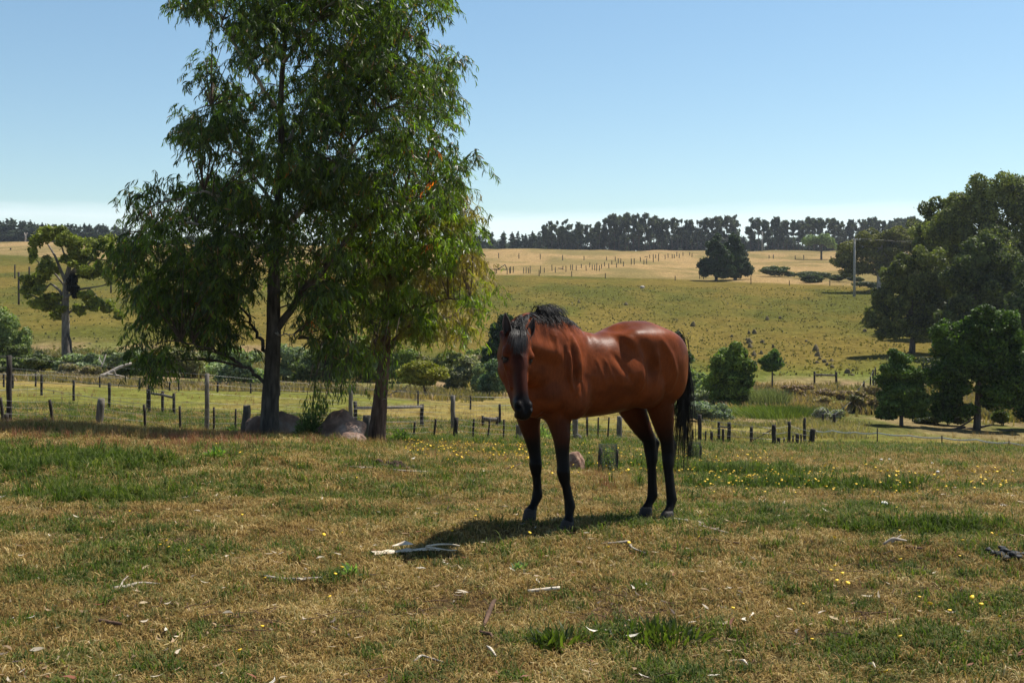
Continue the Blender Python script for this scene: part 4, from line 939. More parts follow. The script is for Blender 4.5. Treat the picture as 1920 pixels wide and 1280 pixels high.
# bushes and trees along the creek: name,label,cat,px,base row or None,Y,blobs,n,size,c0,c1,trunk
DK = (.028, .042, .013); MD = (.10, .135, .035); GY0 = (.07, .085, .05); GY1 = (.19, .22, .13); YL0 = (.13, .13, .02); YL1 = (.20, .185, .03)
BR0 = (.10, .075, .04); BR1 = (.27, .20, .11); LG0 = (.07, .10, .02); LG1 = (.22, .27, .06)
PL = [
 ('bush', 'broad grey-green tree at the left edge above the fence', 'tree', 12, 88, [(5, 620, 30, 36), (38, 645, 18, 28), (-25, 610, 30, 40), (20, 668, 34, 18)], 5000, .28, (.05, .07, .025), (.14, .17, .06)),
 ('bush', 'low olive bush behind the tall left fence post', 'bush', 40, 80, [(25, 690, 32, 14), (60, 684, 22, 14)], 1800, .26, DK, (.13, .15, .06)),
 ('bush', 'dark spreading bush at the foot of the pale gum', 'bush', 80, 84, [(78, 667, 20, 12), (60, 672, 14, 9), (98, 664, 12, 9)], 1800, .26, DK, (.08, .10, .03)),
 ('bush', 'grey-green bush right of the pale gum trunk base', 'bush', 160, 82, [(150, 680, 28, 14), (182, 676, 18, 16), (120, 686, 20, 10)], 2600, .24, (.06, .08, .035), GY1),
 ('bush', 'brown dry bush below the pale gum', 'bush', 135, 76, [(125, 700, 26, 10), (165, 698, 20, 11)], 1800, .22, BR0, (.20, .17, .10)),
 ('bush', 'small olive shrub on the slope right of the pale gum', 'bush', 200, 92, [(196, 640, 14, 13), (210, 632, 10, 10)], 1200, .24, (.07, .08, .03), (.18, .18, .08)),
 ('bush', 'round sage shrub left of the pale gum trunk', 'bush', 78, 92, [(74, 612, 12, 9), (92, 616, 10, 8)], 900, .24, (.09, .09, .05), (.22, .20, .11)),
 ('bush', 'dense green bush behind the lowest leaves of the eucalyptus', 'bush', 240, 80, [(240, 690, 26, 12), (262, 680, 20, 14)], 1900, .24, DK, MD),
 ('bush', 'pale green bush left of the main trunk', 'bush', 445, 78, [(430, 690, 36, 20), (470, 700, 24, 14), (455, 668, 24, 18)], 2600, .24, GY0, (.20, .24, .12)),
 ('bush', 'dark bush seen between the two eucalyptus trunks', 'bush', 590, 80, [(580, 690, 34, 20), (625, 694, 30, 18), (600, 668, 28, 18)], 3000, .25, DK, (.10, .12, .05)),
 ('bush', 'grey-green thicket right of the main trunk', 'bush', 545, 84, [(545, 664, 24, 24), (535, 690, 20, 14)], 2000, .25, GY0, GY1),
 ('bush', 'tall dull green bush behind the red trunk', 'bush', 690, 84, [(680, 672, 30, 30), (655, 690, 24, 18), (705, 690, 24, 16)], 3000, .25, (.05, .07, .025), (.14, .16, .06)),
 ('bush', 'rusty olive bush above the yellow wattle', 'bush', 770, 92, [(762, 645, 24, 18), (790, 655, 20, 14), (745, 660, 14, 14)], 2200, .25, (.07, .08, .03), (.24, .20, .08)),
 ('bush', 'dark olive bush right of and above the yellow wattle', 'bush', 838, 88, [(828, 662, 22, 18), (850, 655, 18, 16), (838, 680, 18, 10)], 2400, .24, (.05, .065, .025), (.16, .17, .06)),
 ('bush', 'brownish shrub on the slope left of the dark cypress', 'bush', 885, 96, [(880, 640, 18, 10), (898, 652, 14, 9)], 1100, .26, BR0, (.22, .20, .09)),
 ('bush', 'grey-green shrub with tan tips beside the wattle', 'bush', 862, 80, [(858, 705, 26, 22), (880, 692, 20, 16), (850, 722, 22, 12)], 3200, .22, (.05, .065, .035), (.24, .22, .12)),
 ('bush', 'light sage bush between tan shrub and dark cypress', 'bush', 893, 78, [(893, 712, 15, 18), (900, 694, 11, 13)], 1500, .22, (.07, .09, .04), (.24, .26, .13)),
 ('bush', 'blue-green bush below the dark cypress, beside the horse head', 'bush', 928, 76, [(930, 705, 24, 24), (938, 690, 18, 14), (920, 724, 22, 12)], 2800, .22, (.035, .055, .03), (.15, .20, .10)),
 ('bush', 'pale grass-green willow leaves behind the cypress', 'bush', 905, 104, [(905, 628, 16, 16), (890, 622, 12, 10)], 1200, .28, LG0, (.20, .22, .08)),
 ('bush', 'rounded green bush just right of the horse rump', 'bush', 1296, 80, [(1296, 702, 22, 20), (1288, 720, 24, 16), (1305, 722, 18, 12)], 2600, .24, (.06, .08, .035), (.18, .21, .09)),
 ('bush', 'pale grey scrub under the round bush behind the tail', 'bush', 1290, 74, [(1286, 745, 22, 12), (1310, 742, 18, 10)], 1700, .22, GY0, (.26, .27, .19)),
 ('bush', 'small dark shrub left of the sedge clump', 'bush', 1398, 74, [(1396, 748, 15, 16), (1385, 762, 14, 10)], 1200, .22, (.05, .07, .02), (.15, .18, .05)),
 ('bush', 'grey heath shrub at the end of the paddock fence', 'bush', 1552, 62, [(1545, 792, 16, 9), (1566, 795, 14, 8)], 1400, .16, (.12, .12, .09), (.30, .29, .23)),
 ('bush', 'brown-topped mound bush on the slope beside the post line', 'bush', 1620, 70, [(1610, 778, 22, 16), (1638, 786, 18, 14)], 2000, .2, (.08, .09, .03), (.22, .15, .09)),
 ('bush', 'tan grassy hummock above the fence end', 'bush', 1545, 76, [(1545, 764, 16, 7)], 700, .2, (.14, .11, .06), (.33, .25, .14)),
 ('bush', 'olive bush below and left of the pale gum, behind the tall post', 'bush', 52, 86, [(45, 662, 26, 16), (20, 676, 24, 14)], 1800, .25, DK, (.13, .15, .05)),
 ('bush', 'grey shrub thicket along the creek under the fallen branch', 'bush', 232, 84, [(225, 668, 26, 16), (255, 660, 20, 16)], 1600, .25, GY0, (.18, .20, .11)),
 ('bush', 'dry brown bush showing through the lower left eucalyptus leaves', 'bush', 330, 84, [(320, 680, 36, 16), (370, 682, 34, 18), (345, 664, 26, 14)], 2400, .25, BR0, (.20, .20, .10)),
 ('bush', 'dull green bush behind the low left limb of the eucalyptus', 'bush', 400, 88, [(395, 664, 30, 20), (425, 652, 24, 18)], 2000, .25, DK, (.12, .15, .05)),
 ('bush', 'olive thicket between yellow wattle and red trunk', 'bush', 742, 84, [(738, 690, 26, 22), (752, 672, 22, 18)], 2000, .24, (.05, .07, .02), (.17, .20, .06)),
 ('bush', 'dark thicket behind the horse chest', 'bush', 985, 80, [(975, 690, 30, 24), (1010, 680, 30, 26)], 1500, .25, DK, MD),
 ('bush', 'broad pale sage bush just left of the gully tree', 'bush', 1322, 76, [(1318, 735, 22, 16), (1332, 722, 16, 14)], 1800, .22, (.07, .09, .04), (.22, .25, .13)),
 ('bush', 'brown tussock mound below the single-rail posts', 'bush', 1560, 82, [(1550, 728, 22, 7), (1585, 732, 18, 7)], 1100, .2, (.15, .10, .06), (.24, .17, .11)),
 ('bush', 'rust coloured tussock left of the post line on the bank', 'bush', 1500, 84, [(1495, 722, 24, 7), (1470, 730, 14, 6)], 1000, .2, (.16, .10, .06), (.24, .16, .10)),
 ('bush', 'rough brown tussock between young pine and post line', 'bush', 1640, 76, [(1640, 745, 16, 12), (1652, 760, 14, 10)], 1200, .2, (.13, .10, .05), (.22, .16, .09)),
 ('bush', 'shaded dark scrub in the hollow behind the dense right tree', 'bush', 1760, 108, [(1750, 655, 34, 16), (1790, 650, 34, 20), (1840, 650, 36, 22)], 3000, .3, (.012, .018, .008), (.045, .055, .02)),  # leaf colour made very dark to stand in for shade in the hollow
 ('bush', 'green shrub on the slope behind the young pine', 'bush', 1735, 92, [(1735, 680, 18, 12)], 900, .25, DK, (.08, .10, .03)),
 ('bush', 'small dark green bush under the big right tree', 'bush', 1880, 66, [(1882, 790, 16, 12)], 900, .2, DK, (.11, .13, .03)),
 ('bush', 'low dark bramble left of the big right tree trunk', 'bush', 1770, 64, [(1770, 800, 28, 11), (1742, 806, 20, 7), (1800, 805, 16, 7)], 2200, .2, (.016, .022, .01), (.05, .06, .025)),
]
for i, (nm, lb, ct, px, Yb, bl, n, s_, c0, c1) in enumerate(PL):
    bs = G(px, Yb); 
    low = max(b_[1] + b_[3] for b_ in bl); dr = proj(bs.x, bs.y, bs.z)[1] - low      # settle the plant on the ground
    bl2 = [(a, b_ + dr - 2, c_, d_) for a, b_, c_, d_ in bl]
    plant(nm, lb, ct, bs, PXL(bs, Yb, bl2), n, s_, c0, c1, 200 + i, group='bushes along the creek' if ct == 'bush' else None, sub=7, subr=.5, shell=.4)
# bushes: yellow wattle with stem, cypress behind the horse, creek trees
TL = [
 ('wattle_tree', 'yellow-green wattle on thin stems behind the rail fence', 'tree', 790, 72, [(795, 695, 28, 18), (770, 702, 22, 16), (812, 705, 22, 17), (788, 716, 30, 11)], 3600, .2, YL0, YL1, [(800, 752, 2.0), (797, 735, 1.6), (793, 715, 1.2)], m_bark_red),
 ('cypress_tree', 'narrow leaning blackish cypress behind the horse ears', 'tree', 925, 92, [(948, 612, 12, 18), (938, 635, 16, 22), (928, 660, 18, 22), (922, 685, 18, 18), (952, 600, 9, 10)], 4600, .25, (.010, .020, .011), (.035, .06, .022), [(920, 705, 3), (928, 670, 2.4), (945, 620, 1.2)], None),
 ('pine_tree', 'young dark green conifer directly above the horse tail', 'tree', 1276, 88, [(1272, 636, 7, 12), (1276, 652, 12, 12), (1280, 668, 16, 12), (1268, 680, 16, 10)], 2600, .22, (.02, .035, .012), (.075, .11, .03), [(1275, 698, 2), (1275, 660, 1.4), (1273, 630, .6)], None),
 ('tree', 'rounded dark green tree in the gully right of the horse', 'tree', 1368, 72, [(1375, 662, 20, 18), (1352, 680, 20, 20), (1392, 684, 20, 20), (1365, 700, 28, 22), (1348, 722, 22, 24), (1392, 712, 18, 18), (1372, 745, 24, 20), (1345, 748, 14, 14)], 9500, .21, (.024, .038, .011), (.13, .17, .035), [(1368, 780, 4), (1368, 740, 3), (1370, 690, 2)], None),
 ('tree', 'small ball-shaped sapling on the slope right of the gully tree', 'tree', 1448, 91, [(1448, 665, 11, 11), (1444, 680, 17, 11), (1456, 680, 12, 10), (1446, 690, 14, 7)], 2200, .2, (.03, .05, .014), (.10, .15, .035), [(1448, 713, 1.6), (1448, 700, 1.4), (1448, 680, 1)], None),
 ('pine_tree', 'conical dark green young pine left of the big right tree', 'tree', 1690, 61, [(1680, 670, 14, 13), (1697, 674, 12, 13), (1676, 690, 22, 17), (1702, 700, 20, 17), (1690, 705, 24, 18), (1670, 718, 24, 17), (1712, 722, 22, 16), (1690, 735, 34, 17), (1662, 752, 22, 16), (1718, 752, 20, 16), (1690, 760, 38, 15), (1664, 775, 20, 11), (1715, 775, 20, 11)], 13000, .17, (.018, .032, .011), (.085, .125, .030), [(1690, 818, 4), (1690, 770, 3.4), (1687, 710, 2), (1684, 665, 1)], None),
 ('tree', 'big dense dark green tree with a visible trunk near the right edge', 'tree', 1833, 62, [(1842, 600, 26, 22), (1885, 608, 26, 24), (1810, 625, 28, 26), (1768, 630, 20, 26), (1850, 640, 44, 28), (1900, 650, 28, 32), (1785, 665, 34, 32), (1760, 700, 26, 26), (1830, 690, 48, 34), (1890, 700, 34, 34), (1780, 735, 32, 28), (1860, 738, 40, 24), (1800, 765, 26, 18), (1905, 740, 20, 26), (1768, 772, 18, 20), (1875, 760, 26, 14), (1895, 700, 36, 40), (1865, 690, 36, 36), (1920, 680, 24, 40)], 26000, .19, (.012, .022, .008), (.062, .100, .018), [(1831, 826, 8), (1832, 790, 6.5), (1834, 740, 5.5), (1838, 660, 4), (1845, 600, 2)], None),
 ('tree', 'dark tree cut off by the right edge beside the big dense one', 'tree', 1935, 64, [(1928, 730, 22, 30), (1945, 690, 30, 40), (1925, 770, 18, 22), (1950, 760, 30, 30), (1912, 752, 10, 14)], 6000, .2, (.012, .022, .009), (.055, .085, .02), [(1938, 822, 6), (1938, 760, 5), (1945, 680, 3)], None),
]
for i, (nm, lb, ct, px, Yb, bl, n, s_, c0, c1, tk, bk) in enumerate(TL):
    bs = G(px, Yb); dr = proj(bs.x, bs.y, bs.z)[1] - tk[0][1] + 2
    print('tree', px, 'row off', round(dr, 1))
    bl2 = [(a, b_ + dr * .0, c_, d_) for a, b_, c_, d_ in bl]; tk2 = [(tk[0][0], tk[0][1] + dr, tk[0][2])] + tk[1:]
    plant(nm, lb, ct, bs, PXL(bs, Yb, bl2), n, s_, c0, c1, 400 + i, TR(bs, Yb, tk2), bark=bk, sub=8, subr=.5, shell=.35, branches=8)
# tall gums on the right
def bigtree(label, px, Yb, bl, n, s_, c0, c1, seed, tk, name='gum_tree', **kw):
    bs = G(px, Yb); dr = proj(bs.x, bs.y, bs.z)[1] - tk[0][1] + 2; tk = [(tk[0][0], tk[0][1] + dr, tk[0][2])] + tk[1:]
    print('big', px, round(dr, 1))
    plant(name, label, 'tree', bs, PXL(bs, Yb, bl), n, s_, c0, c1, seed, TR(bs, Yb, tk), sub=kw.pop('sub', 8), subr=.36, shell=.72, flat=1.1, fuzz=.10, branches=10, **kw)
GD0 = (.016, .024, .011); GD1 = (.155, .165, .045)
bigtree('tan-tipped dark gum whose shadow falls on the slope, leftmost of the near grove', 1712, 130, [(1735, 492, 30, 26), (1700, 500, 26, 22), (1675, 525, 24, 22), (1745, 530, 28, 26), (1712, 545, 34, 28), (1650, 560, 22, 22), (1680, 580, 34, 24), (1740, 580, 30, 24), (1645, 594, 24, 24), (1700, 612, 36, 22), (1660, 618, 18, 18), (1725, 625, 26, 18), (1680, 625, 18, 14), (1740, 610, 26, 20), (1770, 560, 24, 34)], 17000, .34, GD0, (.125, .130, .038), 501,
        [(1710, 655, 6), (1712, 630, 5), (1708, 590, 4), (1712, 520, 2.5)])
bigtree('highest rounded gum of the grove at the right edge', 1880, 150, [(1905, 352, 42, 34), (1855, 352, 34, 28), (1800, 400, 34, 30), (1770, 440, 34, 34), (1812, 385, 32, 26), (1878, 400, 46, 36), (1930, 400, 40, 50), (1830, 430, 40, 34), (1890, 460, 50, 40), (1775, 420, 26, 24), (1860, 510, 50, 36), (1930, 500, 40, 50), (1900, 560, 40, 40)], 22000, .40, GD0, GD1, 502,
        [(1880, 625, 7), (1880, 560, 6), (1885, 480, 4), (1890, 400, 2)])
bigtree('wide gum between the tallest one and the distant grove', 1790, 158, [(1762, 402, 32, 26), (1800, 380, 34, 28), (1748, 440, 34, 26), (1790, 450, 36, 30), (1730, 470, 24, 22), (1800, 500, 36, 30), (1765, 480, 34, 26), (1790, 545, 30, 30)], 13000, .42, GD0, GD1, 503,
        [(1788, 625, 5), (1788, 560, 4.5), (1785, 500, 3), (1775, 440, 2)])
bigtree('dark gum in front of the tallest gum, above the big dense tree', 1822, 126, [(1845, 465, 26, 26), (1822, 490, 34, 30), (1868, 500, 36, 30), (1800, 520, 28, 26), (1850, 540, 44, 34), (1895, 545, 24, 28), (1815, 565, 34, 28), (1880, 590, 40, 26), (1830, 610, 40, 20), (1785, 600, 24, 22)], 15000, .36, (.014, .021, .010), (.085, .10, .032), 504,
        [(1822, 660, 6), (1822, 620, 5), (1828, 560, 4), (1835, 500, 2)])
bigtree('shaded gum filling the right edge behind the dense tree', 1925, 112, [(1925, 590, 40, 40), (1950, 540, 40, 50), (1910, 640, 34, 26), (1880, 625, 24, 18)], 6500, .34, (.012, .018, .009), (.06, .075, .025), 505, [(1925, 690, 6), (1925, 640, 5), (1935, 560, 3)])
bigtree('dark gum closing the gap under the tallest gum at the right edge', 1868, 138, [(1870, 470, 40, 40), (1850, 560, 44, 44), (1900, 540, 40, 50), (1890, 620, 40, 34), (1845, 625, 34, 30)], 11000, .38, GD0, GD1, 511, [(1868, 640, 6), (1868, 600, 5), (1875, 520, 3)])
bigtree('low spreading gum with pale bare limbs behind the power pole', 1650, 232, [(1600, 470, 26, 18), (1580, 490, 20, 18), (1640, 452, 30, 18), (1685, 445, 28, 18), (1660, 478, 40, 20), (1610, 500, 26, 14), (1700, 480, 24, 20), (1650, 505, 36, 14), (1715, 510, 24, 24), (1590, 512, 16, 8)], 15000, .48, (.02, .028, .012), (.14, .13, .036), 506,
        [(1648, 540, 4), (1648, 515, 3.5), (1650, 480, 2.5), (1655, 455, 1.5)], bark=m_bark_pale)
bigtree('second spreading gum behind the pole, merging into the grove', 1735, 240, [(1720, 434, 30, 20), (1745, 450, 30, 28), (1690, 450, 26, 20), (1740, 500, 28, 26), (1765, 490, 20, 24)], 6500, .5, (.02, .028, .012), (.12, .12, .036), 507, [(1735, 545, 4), (1735, 510, 3), (1735, 460, 2)])
bigtree('pale green roadside tree in front of the far right tree line', 1545, 470, [(1518, 452, 15, 12), (1545, 450, 18, 14), (1560, 458, 10, 11)], 2600, .8, (.06, .09, .035), (.17, .21, .085), 508, [(1540, 478, 2), (1540, 462, 1.5), (1540, 452, 1)], name='tree')
# pair of cypresses in the top paddock
bigtree('broad dark cypress, left half of the pair standing in the straw paddock', 1343, 272, [(1343, 452, 10, 12), (1338, 470, 18, 14), (1345, 485, 24, 16), (1332, 500, 20, 16), (1350, 508, 24, 14), (1320, 510, 10, 9)], 7000, .5, (.010, .018, .011), (.036, .056, .022), 509, [(1343, 527, 3), (1343, 500, 2.5), (1343, 460, 1)], name='cypress_tree')
bigtree('broad dark cypress, right half of the pair standing in the straw paddock', 1378, 276, [(1378, 448, 9, 12), (1376, 465, 16, 14), (1382, 485, 22, 16), (1390, 500, 18, 14), (1372, 508, 24, 14), (1402, 510, 8, 7)], 7000, .5, (.010, .018, .011), (.036, .056, .022), 510, [(1378, 527, 3), (1378, 500, 2.5), (1378, 455, 1)], name='cypress_tree')
# low bushes in the straw paddock
for i, (px, Yb, bl, lb) in enumerate([(1455, 285, [(1440, 516, 16, 6), (1462, 520, 22, 8), (1480, 524, 12, 5)], 'dark low bramble right of the paired cypresses'),
        (1525, 280, [(1515, 515, 24, 5), (1540, 517, 18, 5)], 'flat dark bramble farther back toward the power pole'), (1515, 262, [(1515, 528, 20, 6)], 'small dark bramble at the paddock edge below the flat one'), (1570, 262, [(1575, 529, 14, 5), (1600, 531, 14, 5)], 'black scrub under the spreading gum behind the pole'),
        (1650, 235, [(1640, 532, 30, 7), (1680, 534, 26, 7)], 'black scrub strip right of the pole foot')]):
    bs = G(px, Yb); low = max(b_[1] + b_[3] for b_ in bl); dr = proj(bs.x, bs.y, bs.z)[1] - low
    plant('bramble', lb, 'bush', bs, PXL(bs, Yb, [(a, b_ + dr - 1, c_, d_) for a, b_, c_, d_ in bl]), 1500, .5, (.02, .028, .013), (.07, .085, .035), 600 + i, group='brambles in the top paddock', sub=6, subr=.5, shell=.4)

# far tree lines: a few source trees, copied
def far_source(kind, seed):
    g = np.random.default_rng(seed); h = 20.0; lob = []
    if kind == 'gum':
        for k in range(9): lob.append((g.normal() * 1.6, g.normal() * 1.3, g.uniform(.32, .95) * h, 2.0 * g.uniform(.7, 1.2), 1.8, 2.0 * g.uniform(.7, 1.3)))
        lob.append((0, 0, h * .93, 1.4, 1.4, 1.8)); n, s_, c0, c1 = 2600, .6, (.015, .021, .014), (.12, .14, .075)
        tk = [((0, 0, -.5), .32), ((.1, 0, h * .4), .26), ((-.1, 0, h * .9), .12)]
    elif kind == 'pine':
        for k in range(10):
            t = k / 9; lob.append((g.normal() * .3, g.normal() * .3, (.14 + .80 * t) * h, 3.4 * (1 - t) ** .7 + .6, 3.2 * (1 - t) ** .7 + .6, 1.7))
        n, s_, c0, c1 = 2400, .6, (.014, .024, .018), (.075, .10, .06); tk = [((0, 0, -.5), .3), ((0, 0, h * .5), .2), ((0, 0, h * .95), .08)]
    else:
        for k in range(7): lob.append((g.normal() * 1.8, g.normal() * 1.5, g.uniform(.06, .78) * h * .8, 3.0, 2.6, 3.2))
        n, s_, c0, c1 = 1600, .8, (.012, .018, .013), (.06, .08, .05); tk = [((0, 0, -.5), .3), ((0, 0, h * .5), .2), ((0, 0, h * .6), .08)]
    V, Fc, c_ = crown_np(lob, n, s_, c0, c1, g, sub=4, subr=.55, shell=.4)
    mc = mesh_np('crown', V, Fc, m_bushleaf, None, False, {'leaf': c_})
    mb = MB(); mb.tube([t_[0] for t_ in tk], [t_[1] for t_ in tk], 6); mt = mb.build('trunk', m_bark_dark, None, True)
    md = (mc.data, mt.data); bpy.data.objects.remove(mc); bpy.data.objects.remove(mt); return md
SRC = {'gum': [far_source('gum', 1), far_source('gum', 2), far_source('gum', 3)], 'pine': [far_source('pine', 4), far_source('pine', 5)], 'mass': [far_source('mass', 6), far_source('mass', 7)]}
fg = np.random.default_rng(99)
def far_tree(kind, px, Yb, top_row, label, group, wide=1.0):
    bs = G(px, Yb, -.3); h = (HROW - top_row) * Yb / F + EYE - bs.z; s_ = h / 20.0
    r = empty({'gum': 'gum_tree', 'pine': 'pine_tree', 'mass': 'tree'}[kind], bs, fg.uniform(0, 6.28)); r.scale = (s_ * wide * fg.uniform(.85, 1.15), s_ * wide * fg.uniform(.85, 1.15), s_); tag(r, label, 'tree', group)
    mc, mt = SRC[kind][fg.integers(len(SRC[kind]))]
    for nm, me in (('crown', mc), ('trunk', mt)):
        o_ = bpy.data.objects.new(nm, me); col.objects.link(o_); o_.parent = r
        if nm == 'crown': o_['kind'] = 'stuff'
for px in np.arange(1018, 1384, 9.0):       # middle line
    top = np.interp(px, [1010, 1030, 1060, 1085, 1110, 1140, 1180, 1230, 1300, 1330, 1365, 1385], [424, 415, 412, 418, 420, 404, 400, 405, 410, 408, 400, 402]) + fg.uniform(-3, 5)
    far_tree('gum', px + fg.uniform(-3, 3), 590 + fg.uniform(0, 12), top, 'tall dark gum in the middle far tree line', 'gums of the middle far tree line', .95)
for px in np.arange(1008, 1388, 9.0):
    far_tree('mass', px + fg.uniform(-4, 4), 612 + fg.uniform(0, 10), 425 + fg.uniform(-6, 6), 'dark understorey tree behind the middle far gums', 'understorey of the middle far tree line', 1.5)
for px in np.arange(1410, 1725, 9.5):
    top = 409 + fg.uniform(-4, 5)
    far_tree('gum', px + fg.uniform(-3, 3), 610 + fg.uniform(0, 12), top, 'tall dark gum in the far tree line right of the gap', 'gums of the right far tree line', .95)
for px in np.arange(1410, 1740, 10.0):
    far_tree('mass', px + fg.uniform(-4, 4), 632 + fg.uniform(0, 10), 431 + fg.uniform(-5, 6), 'dark understorey tree behind the right far gums', 'understorey of the right far tree line', 1.5)
for px in np.arange(885, 1016, 10.5):
    far_tree('pine', px + fg.uniform(-4, 4), 600 + fg.uniform(0, 15), 438 + fg.uniform(-5, 5), 'low dark conifer left of the middle far tree line', 'low far conifers beside the eucalyptus', 1.5)
for px in np.arange(880, 1030, 9.0):
    far_tree('mass', px, 820 + fg.uniform(0, 30), 433 + fg.uniform(-3, 3), 'bluish distant tree behind the low conifers', 'distant trees behind the low conifers', 1.4)
for px in np.arange(-12, 236, 6.0):
    top = np.interp(px, [0, 30, 60, 110, 225], [413, 412, 418, 420, 424]) + fg.uniform(-3, 3)
    far_tree('pine', px + fg.uniform(-3, 3), 560 + fg.uniform(0, 14), top, 'dark plantation pine on the far left skyline', 'plantation pines at far left', 1.7)
for px in np.arange(-10, 236, 13.0):
    far_tree('mass', px + fg.uniform(-3, 3), 590 + fg.uniform(0, 10), 432, 'dark tree behind the left plantation pines', 'trees behind the left plantation pines', 1.6)
for px in np.arange(240, 890, 17.0):
    far_tree('mass', px + fg.uniform(-3, 3), 600 + fg.uniform(0, 14), 428 + fg.uniform(-5, 5), 'distant dark tree glimpsed through the eucalyptus crown', 'distant trees behind the eucalyptus', 1.8)
for px in (1387, 1393, 1400, 1406, 1413):
    far_tree('mass', px, 900, 434 + fg.uniform(-2, 2), 'far bluish tree in the gap between two tree lines', 'far trees in the gap', 1.5)
bs = G(48, 548, 0)
mb = MB(); mb.tube([tuple(G(47, 548, -.3) - bs), tuple(P(48, 445, 548) - bs), tuple(P(46, 436, 548) - bs)], [.5, .4, .15], 6); mb.tube([tuple(P(48, 446, 548) - bs), tuple(P(51, 436, 548) - bs)], [.3, .12], 5)
dt = mb.build('dead_tree', m_bark_pale, None, True); dt.location = bs; tag(dt, 'bare white forked dead tree in front of the left pines', 'tree')

# sedge and reeds by the creek
m_reed = leaf_colmat('reed_blade', .6, .3, .3, (1.5, 1.6, .6))
def reeds(name, label, cat, px, Yb, wpx, hpx, n, c0, c1, seed, lean=.35, dm=1.2, kind=None, group=None, wb=.03):
    g = np.random.default_rng(seed); bs = G(px, Yb); k = Yb / F; x = g.normal(size=n) * wpx * k * .45; y = g.normal(size=n) * dm * .5
    x = np.clip(x, -wpx * k, wpx * k); z = T(bs.x + x, bs.y + y) - bs.z - .05; h = hpx * k * g.uniform(.5, 1.1, n)
    lx = x * .25 + g.normal(size=n) * lean * h * .5; ly = g.normal(size=n) * lean * h * .5
    B = np.stack([x, y, z], -1); M_ = B + np.stack([lx * .35, ly * .35, h * .6], -1); E2 = B + np.stack([lx, ly, h], -1)
    a = g.uniform(0, 3.14, n); w = np.stack([np.cos(a), np.sin(a), a * 0], -1) * wb * g.uniform(.6, 1.3, n)[:, None]
    V = np.stack([B - w * .5, B + w * .5, M_ - w * .45, M_ + w * .45, E2], 1).reshape(-1, 3); o_ = (np.arange(n) * 5)[:, None]
    Fc = np.concatenate([np.c_[o_, o_ + 1, o_ + 3, o_ + 2], np.c_[o_ + 2, o_ + 3, o_ + 4, -np.ones_like(o_)]])
    c_ = lerp(np.array(c0), np.array(c1), g.uniform(0, 1, n))
    r = mesh_np(name, V, Fc, m_reed, None, False, {'leaf': np.repeat(c_, 5, 0)}); r.location = bs; tag(r, label, cat, group, kind); return r
reeds('sedge_clump', 'tall pale green sedge clump between the round sapling and the gully tree', 'grass clump', 1440, 72, 34, 42, 2600, (.08, .10, .035), (.26, .28, .15), 1)
reeds('reed_bed', 'band of bright green reeds running right from the sedge clump', None, 1455, 66, 95, 22, 5200, (.06, .09, .015), (.17, .22, .04), 2, kind='stuff', dm=3)
def heap(name, label, px, Yb, bl, n, size, c0, c1, seed):
    bs = G(px, Yb); low = max(b_[1] + b_[3] for b_ in bl); dr = proj(bs.x, bs.y, bs.z)[1] - low
    plant(name, label, 'bush', bs, PXL(bs, Yb, [(a, b_ + dr, c_, d_) for a, b_, c_, d_ in bl]), n, size, c0, c1, seed, sub=8, subr=.5, shell=.5)
heap('bramble', 'silvery grey bramble bank behind the horse tail', 1325, 60, [(1285, 770, 18, 14), (1310, 768, 24, 15), (1335, 772, 24, 14), (1358, 780, 18, 10)], 4500, .14, (.07, .09, .055), (.19, .22, .16), 71)
# rank creekside grass, in loose bands
def h_keep(g, e_, n): return g.uniform(size=n) < np.clip(e_, 0, 1)
def band(label, px0, px1, Y0, Y1, n, hpx, c0, c1, seed, w=.03):
    g = np.random.default_rng(seed); px = g.uniform(px0, px1, n); Yb = g.uniform(Y0, Y1, n); x = (px - W0) * Yb / F
    e_ = np.minimum(np.minimum((px - px0) / 60, (px1 - px) / 60), np.minimum((Yb - Y0) / 4, (Y1 - Yb) / 4)); m_ = (fbm(x * .35, Yb * .35, seed) > .42 + .25 * np.clip(1 - e_, 0, 1)) & (h_keep(g, e_, n)); x = x[m_]; Yb = Yb[m_]; n = len(x); z = T(x, Yb) - .03; h = hpx * g.uniform(.4, 1.2, n)
    B = np.stack([x, Yb, z], -1); l_ = g.normal(size=(n, 2)) * .3 * h[:, None]; E2 = B + np.c_[l_, h]; M_ = B + np.c_[l_ * .3, h * .6]
    a = g.uniform(0, 3.14, n); w_ = np.stack([np.cos(a), np.sin(a), a * 0], -1) * w * g.uniform(.6, 1.4, n)[:, None]
    V = np.stack([B - w_, B + w_, M_ - w_ * .8, M_ + w_ * .8, E2], 1).reshape(-1, 3); o_ = (np.arange(n) * 5)[:, None]
    Fc = np.concatenate([np.c_[o_, o_ + 1, o_ + 3, o_ + 2], np.c_[o_ + 2, o_ + 3, o_ + 4, -np.ones_like(o_)]])
    c_ = lerp(np.array(c0), np.array(c1), np.clip(fbm(x * .5, Yb * .5, seed + 3) * 1.6 - .3 + g.normal(size=n) * .15, 0, 1))
    tag(mesh_np('long_grass', V, Fc, m_reed, None, False, {'leaf': np.repeat(c_, 5, 0)}), label, None, None, 'stuff')
band('rank straw and rust coloured grass along the creek on the left', -60, 960, 66, 80, 26000, .42, (.12, .12, .04), (.40, .27, .16), 11, .04)
band('rank pinkish and olive grass on the creek bank on the right', 1280, 1980, 66, 98, 36000, .6, (.10, .11, .035), (.38, .25, .15), 12, .05)
band('scrubby grass on the left bank below the hillside gum', -60, 960, 80, 110, 30000, .7, (.09, .11, .03), (.34, .25, .13), 13, .06)
band('rank grass behind the paddock gates', 1280, 1640, 46, 64, 14000, .32, (.14, .15, .05), (.36, .28, .16), 14, .025)

